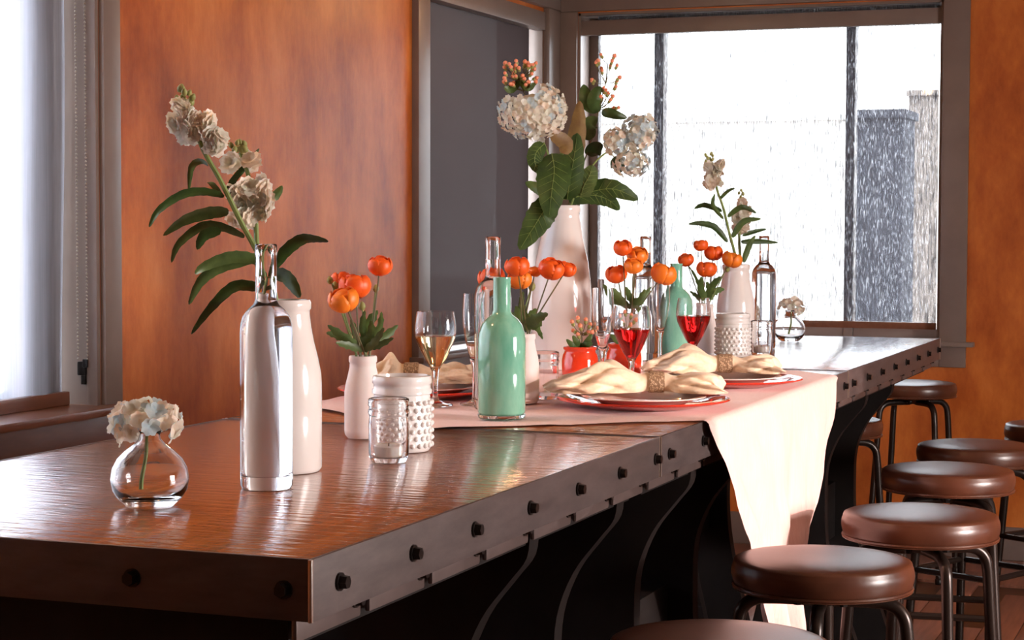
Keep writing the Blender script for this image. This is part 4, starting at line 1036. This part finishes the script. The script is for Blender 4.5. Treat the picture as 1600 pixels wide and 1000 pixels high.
def bunch(lc, neck, base_y, flowers, leaves, tagtxt, seed, names):
    """depths are searched so that no bloom, stem or leaf runs through another"""
    b_ = rest(lc); d_ = hdep(b_); rr = random.Random(seed); n_ = len(flowers)
    rim = b_ + Vector((0, 0, max(z for r, z in fo) + .003)); low = b_ + Vector((0, 0, .012))
    rad = [r * d_ / F * (1.0 if bud else 1.12) for (x, y, r, amber, bud) in flowers]
    def layout(off):
        C = [atv(x, y, d_ + o_) for (x, y, *_), o_ in zip(flowers, off)]
        order = sorted(range(n_), key=lambda k: math.atan2((C[k] - rim).dot(HF), (C[k] - rim).dot(right)))
        S = [None] * n_
        for q, k in enumerate(order):
            a = -PI + 2 * PI * (q + .5) / n_; S[k] = rim + (right * math.cos(a) + HF * math.sin(a)) * .0125
        return C, S
    def cost(off):
        C, S = layout(off); c = sum(abs(o_) for o_ in off) * .02
        for a in range(n_):
            for q in range(n_):
                if a == q: continue
                if a < q and math.hypot(flowers[a][0] - flowers[q][0], flowers[a][1] - flowers[q][1]) < flowers[a][2] + flowers[q][2]: c += max(0, off[a] - off[q]) * 2
                if a < q: c += max(0, rad[a] * 1.04 + rad[q] * 1.04 + .001 - (C[a] - C[q]).length) * 6
                c += max(0, rad[a] * 1.08 + .003 - seg_gap(C[a], S[q], C[q] - (C[q] - S[q]).normalized() * rad[q] * .5)) * 6
                if a < q:
                    for k in range(1, 8):
                        c += max(0, .0048 - seg_gap(S[a] + (C[a] - S[a]) * k / 8, S[q], C[q])) * 4
        return c
    best = [0.012 * (k - n_ / 2) / n_ for k in range(n_)]; bc = cost(best)
    for it in range(1000):
        k = rr.randrange(n_); tr_ = list(best)
        tr_[k] = rr.uniform(-.07, .07) if rr.random() < .5 else tr_[k] + rr.gauss(0, .01)
        if abs(tr_[k]) > .075: continue
        c = cost(tr_)
        if c < bc: best, bc = tr_, c
    C, S = layout(best)
    taken = []                                   # (point, clearance radius, owner)
    for k in range(n_):
        for q in range(25): taken.append((S[k] + (C[k] - S[k]) * q / 24, .0022, k))
        taken.append((C[k], rad[k] * 1.05, -1))
    own = [[] for _ in range(n_)]; used = [0] * n_
    for (lp, wpx) in leaves:
        w_ = wpx * d_ / F * .5; bestl = None
        for it in range(480):
            if it % 120 == 119: w_ *= .85               # a crowded spot gets a smaller leaf
            k = min(rr.sample(range(n_), min(3, n_)), key=lambda q: used[q]); tip = rr.uniform(-.065, .065); r0 = S[k] + (C[k] - S[k]).normalized() * rr.uniform(.006, .02)
            dr = (r0 - CAM).dot(HF) - d_
            pts = [r0] + [atv(*p, d_ + dr + (tip - dr) * (q + 1) / (len(lp) - 1)) for q, p in enumerate(lp[1:])]
            c_ = smooth_path(pts, 6); gap = 1
            for q in range(2, len(c_)):
                tan = (c_[min(q + 1, len(c_) - 1)] - c_[q - 1]).normalized(); sd_ = tan.cross((c_[q] - CAM).normalized()).normalized()
                wd = w_ * 1.2 * max(.08, math.sin(PI * (.04 + .95 * (q / (len(c_) - 1)) ** .75)) ** .65)
                for e_ in (-1, -.5, 0, .5, 1):
                    pt = c_[q] + sd_ * wd * e_
                    if pt.z < rim.z + .003 and math.hypot(pt.x - rim.x, pt.y - rim.y) < .034: gap = min(gap, -.006)
                    for (tp, tr2, ow) in taken:
                        if ow == k and q < 6: continue
                        gap = min(gap, (pt - tp).length - tr2)
                if gap < -.004: break
            if bestl is None or gap > bestl[0]: bestl = (gap, k, pts, c_, w_)
            if gap > .0035: break
        gap, k, pts, c_, w_ = bestl; used[k] += 1
        own[k].append((pts, w_))
        for q in range(2, len(c_)):
            tan = (c_[min(q + 1, len(c_) - 1)] - c_[q - 1]).normalized(); sd_ = tan.cross((c_[q] - CAM).normalized()).normalized()
            wd = w_ * 1.2 * max(.08, math.sin(PI * (.04 + .95 * (q / (len(c_) - 1)) ** .75)) ** .65)
            for e_ in (-1, -.5, 0, .5, 1): taken.append((c_[q] + sd_ * wd * e_, .0012, k))
    for k, (x, y, r, amber, bud) in enumerate(flowers):
        foot = Vector((S[k].x, S[k].y, low.z)) 
        ranunculus(b_, C[k], rad[k], S[k], foot, names[k] + ' ' + tagtxt, seed * 50 + k, amber, bud, own[k])
bunch(loc_f1, (565, 556), 665, [(555, 446, 22, 0, 0), (537, 468, 21, 1, 0), (594, 415, 17, 0, 0), (517, 438, 7, 0, 1), (525, 446, 7, 0, 1), (587, 451, 7, 0, 1), (566, 478, 8, 0, 1), (533, 438, 15, 0, 0)],
      [([(553, 552), (540, 530), (512, 508)], 16), ([(550, 548), (530, 525), (510, 520)], 14), ([(575, 552), (595, 530), (622, 508)], 16), ([(572, 550), (590, 540), (615, 528)], 12), ([(568, 548), (575, 510), (590, 485)], 18), ([(560, 550), (555, 520), (548, 498)], 12),
       ([(572, 545), (578, 525), (580, 500)], 14), ([(565, 545), (566, 515), (570, 485)], 14), ([(556, 552), (544, 540), (525, 535)], 12), ([(578, 552), (585, 535), (600, 512)], 12), ([(577, 540), (592, 515), (596, 487)], 12)], 'in the frosted bottle by the jar candle', 1,
      ['large central orange ranunculus', 'low amber-based orange ranunculus', 'orange ranunculus highest on its own stem', 'outermost green ranunculus bud', 'green ranunculus bud touching the hidden bloom', 'green ranunculus bud below the highest bloom', 'green ranunculus bud low under the largest bloom', 'orange ranunculus half hidden behind the largest bloom'])
bunch(loc_f2, (818, 526), 620, [(808, 416, 17, 0, 0), (812, 436, 17, 1, 0), (768, 434, 19, 0, 0), (862, 420, 18, 0, 0), (886, 420, 13, 0, 0), (836, 424, 9, 1, 0), (830, 448, 8, 0, 1)],
      [([(822, 522), (835, 500), (856, 490)], 18), ([(820, 522), (828, 498), (838, 482)], 18), ([(815, 520), (810, 495), (806, 478)], 14), ([(826, 520), (840, 514), (848, 530)], 12), ([(820, 520), (815, 480), (818, 455)], 12), ([(824, 522), (840, 505), (842, 488)], 14), ([(812, 522), (805, 505), (800, 488)], 14)], 'in the frosted bottle behind the green bottle', 2,
      ['bright orange ranunculus stacked above another', 'amber ranunculus below the bright one', 'orange ranunculus seen through the clear bottle neck', 'wide orange ranunculus against the white vase', 'drooping outer orange ranunculus', 'small half open amber ranunculus', 'small closed ranunculus bud'])
bunch(loc_f3, (985, 497), 575, [(973, 387, 13, 0, 0), (990, 415, 13, 1, 0), (996, 399, 15, 1, 0), (963, 428, 15, 0, 0), (1037, 428, 18, 1, 0)],
      [([(980, 495), (965, 470), (942, 444)], 13), ([(980, 490), (965, 462), (955, 450)], 12), ([(990, 492), (1000, 470), (1008, 452)], 13), ([(990, 495), (1000, 485), (1006, 478)], 14), ([(985, 492), (985, 465), (978, 448)], 12), ([(992, 492), (1004, 465), (1018, 448)], 9)], 'in the frosted bottle behind the red wine', 3,
      ['highest orange ranunculus', 'amber ranunculus in the middle of the bunch', 'yellow amber ranunculus just below the highest', 'lowest deep orange ranunculus', 'ragged amber ranunculus leaning to the green bottle'])
bunch(loc_f4, (1104, 476), 545, [(1095, 383, 10, 0, 0), (1115, 395, 13, 0, 0), (1072, 406, 11, 0, 0), (1104, 420, 14, 0, 0), (1144, 405, 14, 1, 0), (1135, 420, 6, 0, 1)],
      [([(1104, 474), (1092, 465), (1078, 455)], 8), ([(1104, 474), (1095, 450), (1096, 432)], 10), ([(1106, 472), (1118, 455), (1132, 452)], 12), ([(1106, 472), (1112, 448), (1126, 432)], 12), ([(1108, 470), (1110, 455), (1104, 440)], 12), ([(1104, 472), (1090, 440), (1076, 415)], 5)], 'in the frosted bottle near the window', 4,
      ['highest small orange ranunculus', 'second highest orange ranunculus', 'small orange ranunculus on a long bent stem', 'lowest orange ranunculus', 'amber ranunculus touching the white bottle', 'little green ranunculus bud'])

# ------------------------------------------------------------ pendant lamps
def pendant(x, y, zb, label, power):
    t = thing('pendant_lamp', label, 'lamp', (x, y, zb), 'warm pendant lamps')
    lathe('lamp_shade', [(.11, 0), (.112, .003), (.095, .06), (.05, .10), (.022, .12), (.022, .16), (.018, .16), (.018, .118), (.046, .097), (.09, .058), (.107, .003)], 'pendant_metal', t, 40)
    lathe('bulb', [(0, .02), (.022, .03), (.03, .05), (.024, .075), (.014, .095), (0, .1)], 'bulb', t, 20)
    tube('cord', [(0, 0, .155), (0, 0, CZ - zb)], .004, 'bolt_black', t, 8)
    l_ = bpy.data.lights.new('pendant_light_offscreen', 'POINT'); l_.energy = power; l_.color = (1.0, 0.60, 0.30); l_.shadow_soft_size = .035
    o = bpy.data.objects.new('pendant_light_offscreen', l_); col.objects.link(o); o.parent = t; o.location = (0, 0, -.01)
# the warm rim at the top of the picture near the corner, and the warm lamp mirrored in the bottles and glasses
pendant(-2.46, 7.06, 2.325, 'copper pendant lamp hanging near the room corner', 4)
pendant(-2.2, 2.7, 2.42, 'copper pendant lamp hanging over the near end of the table', 22)
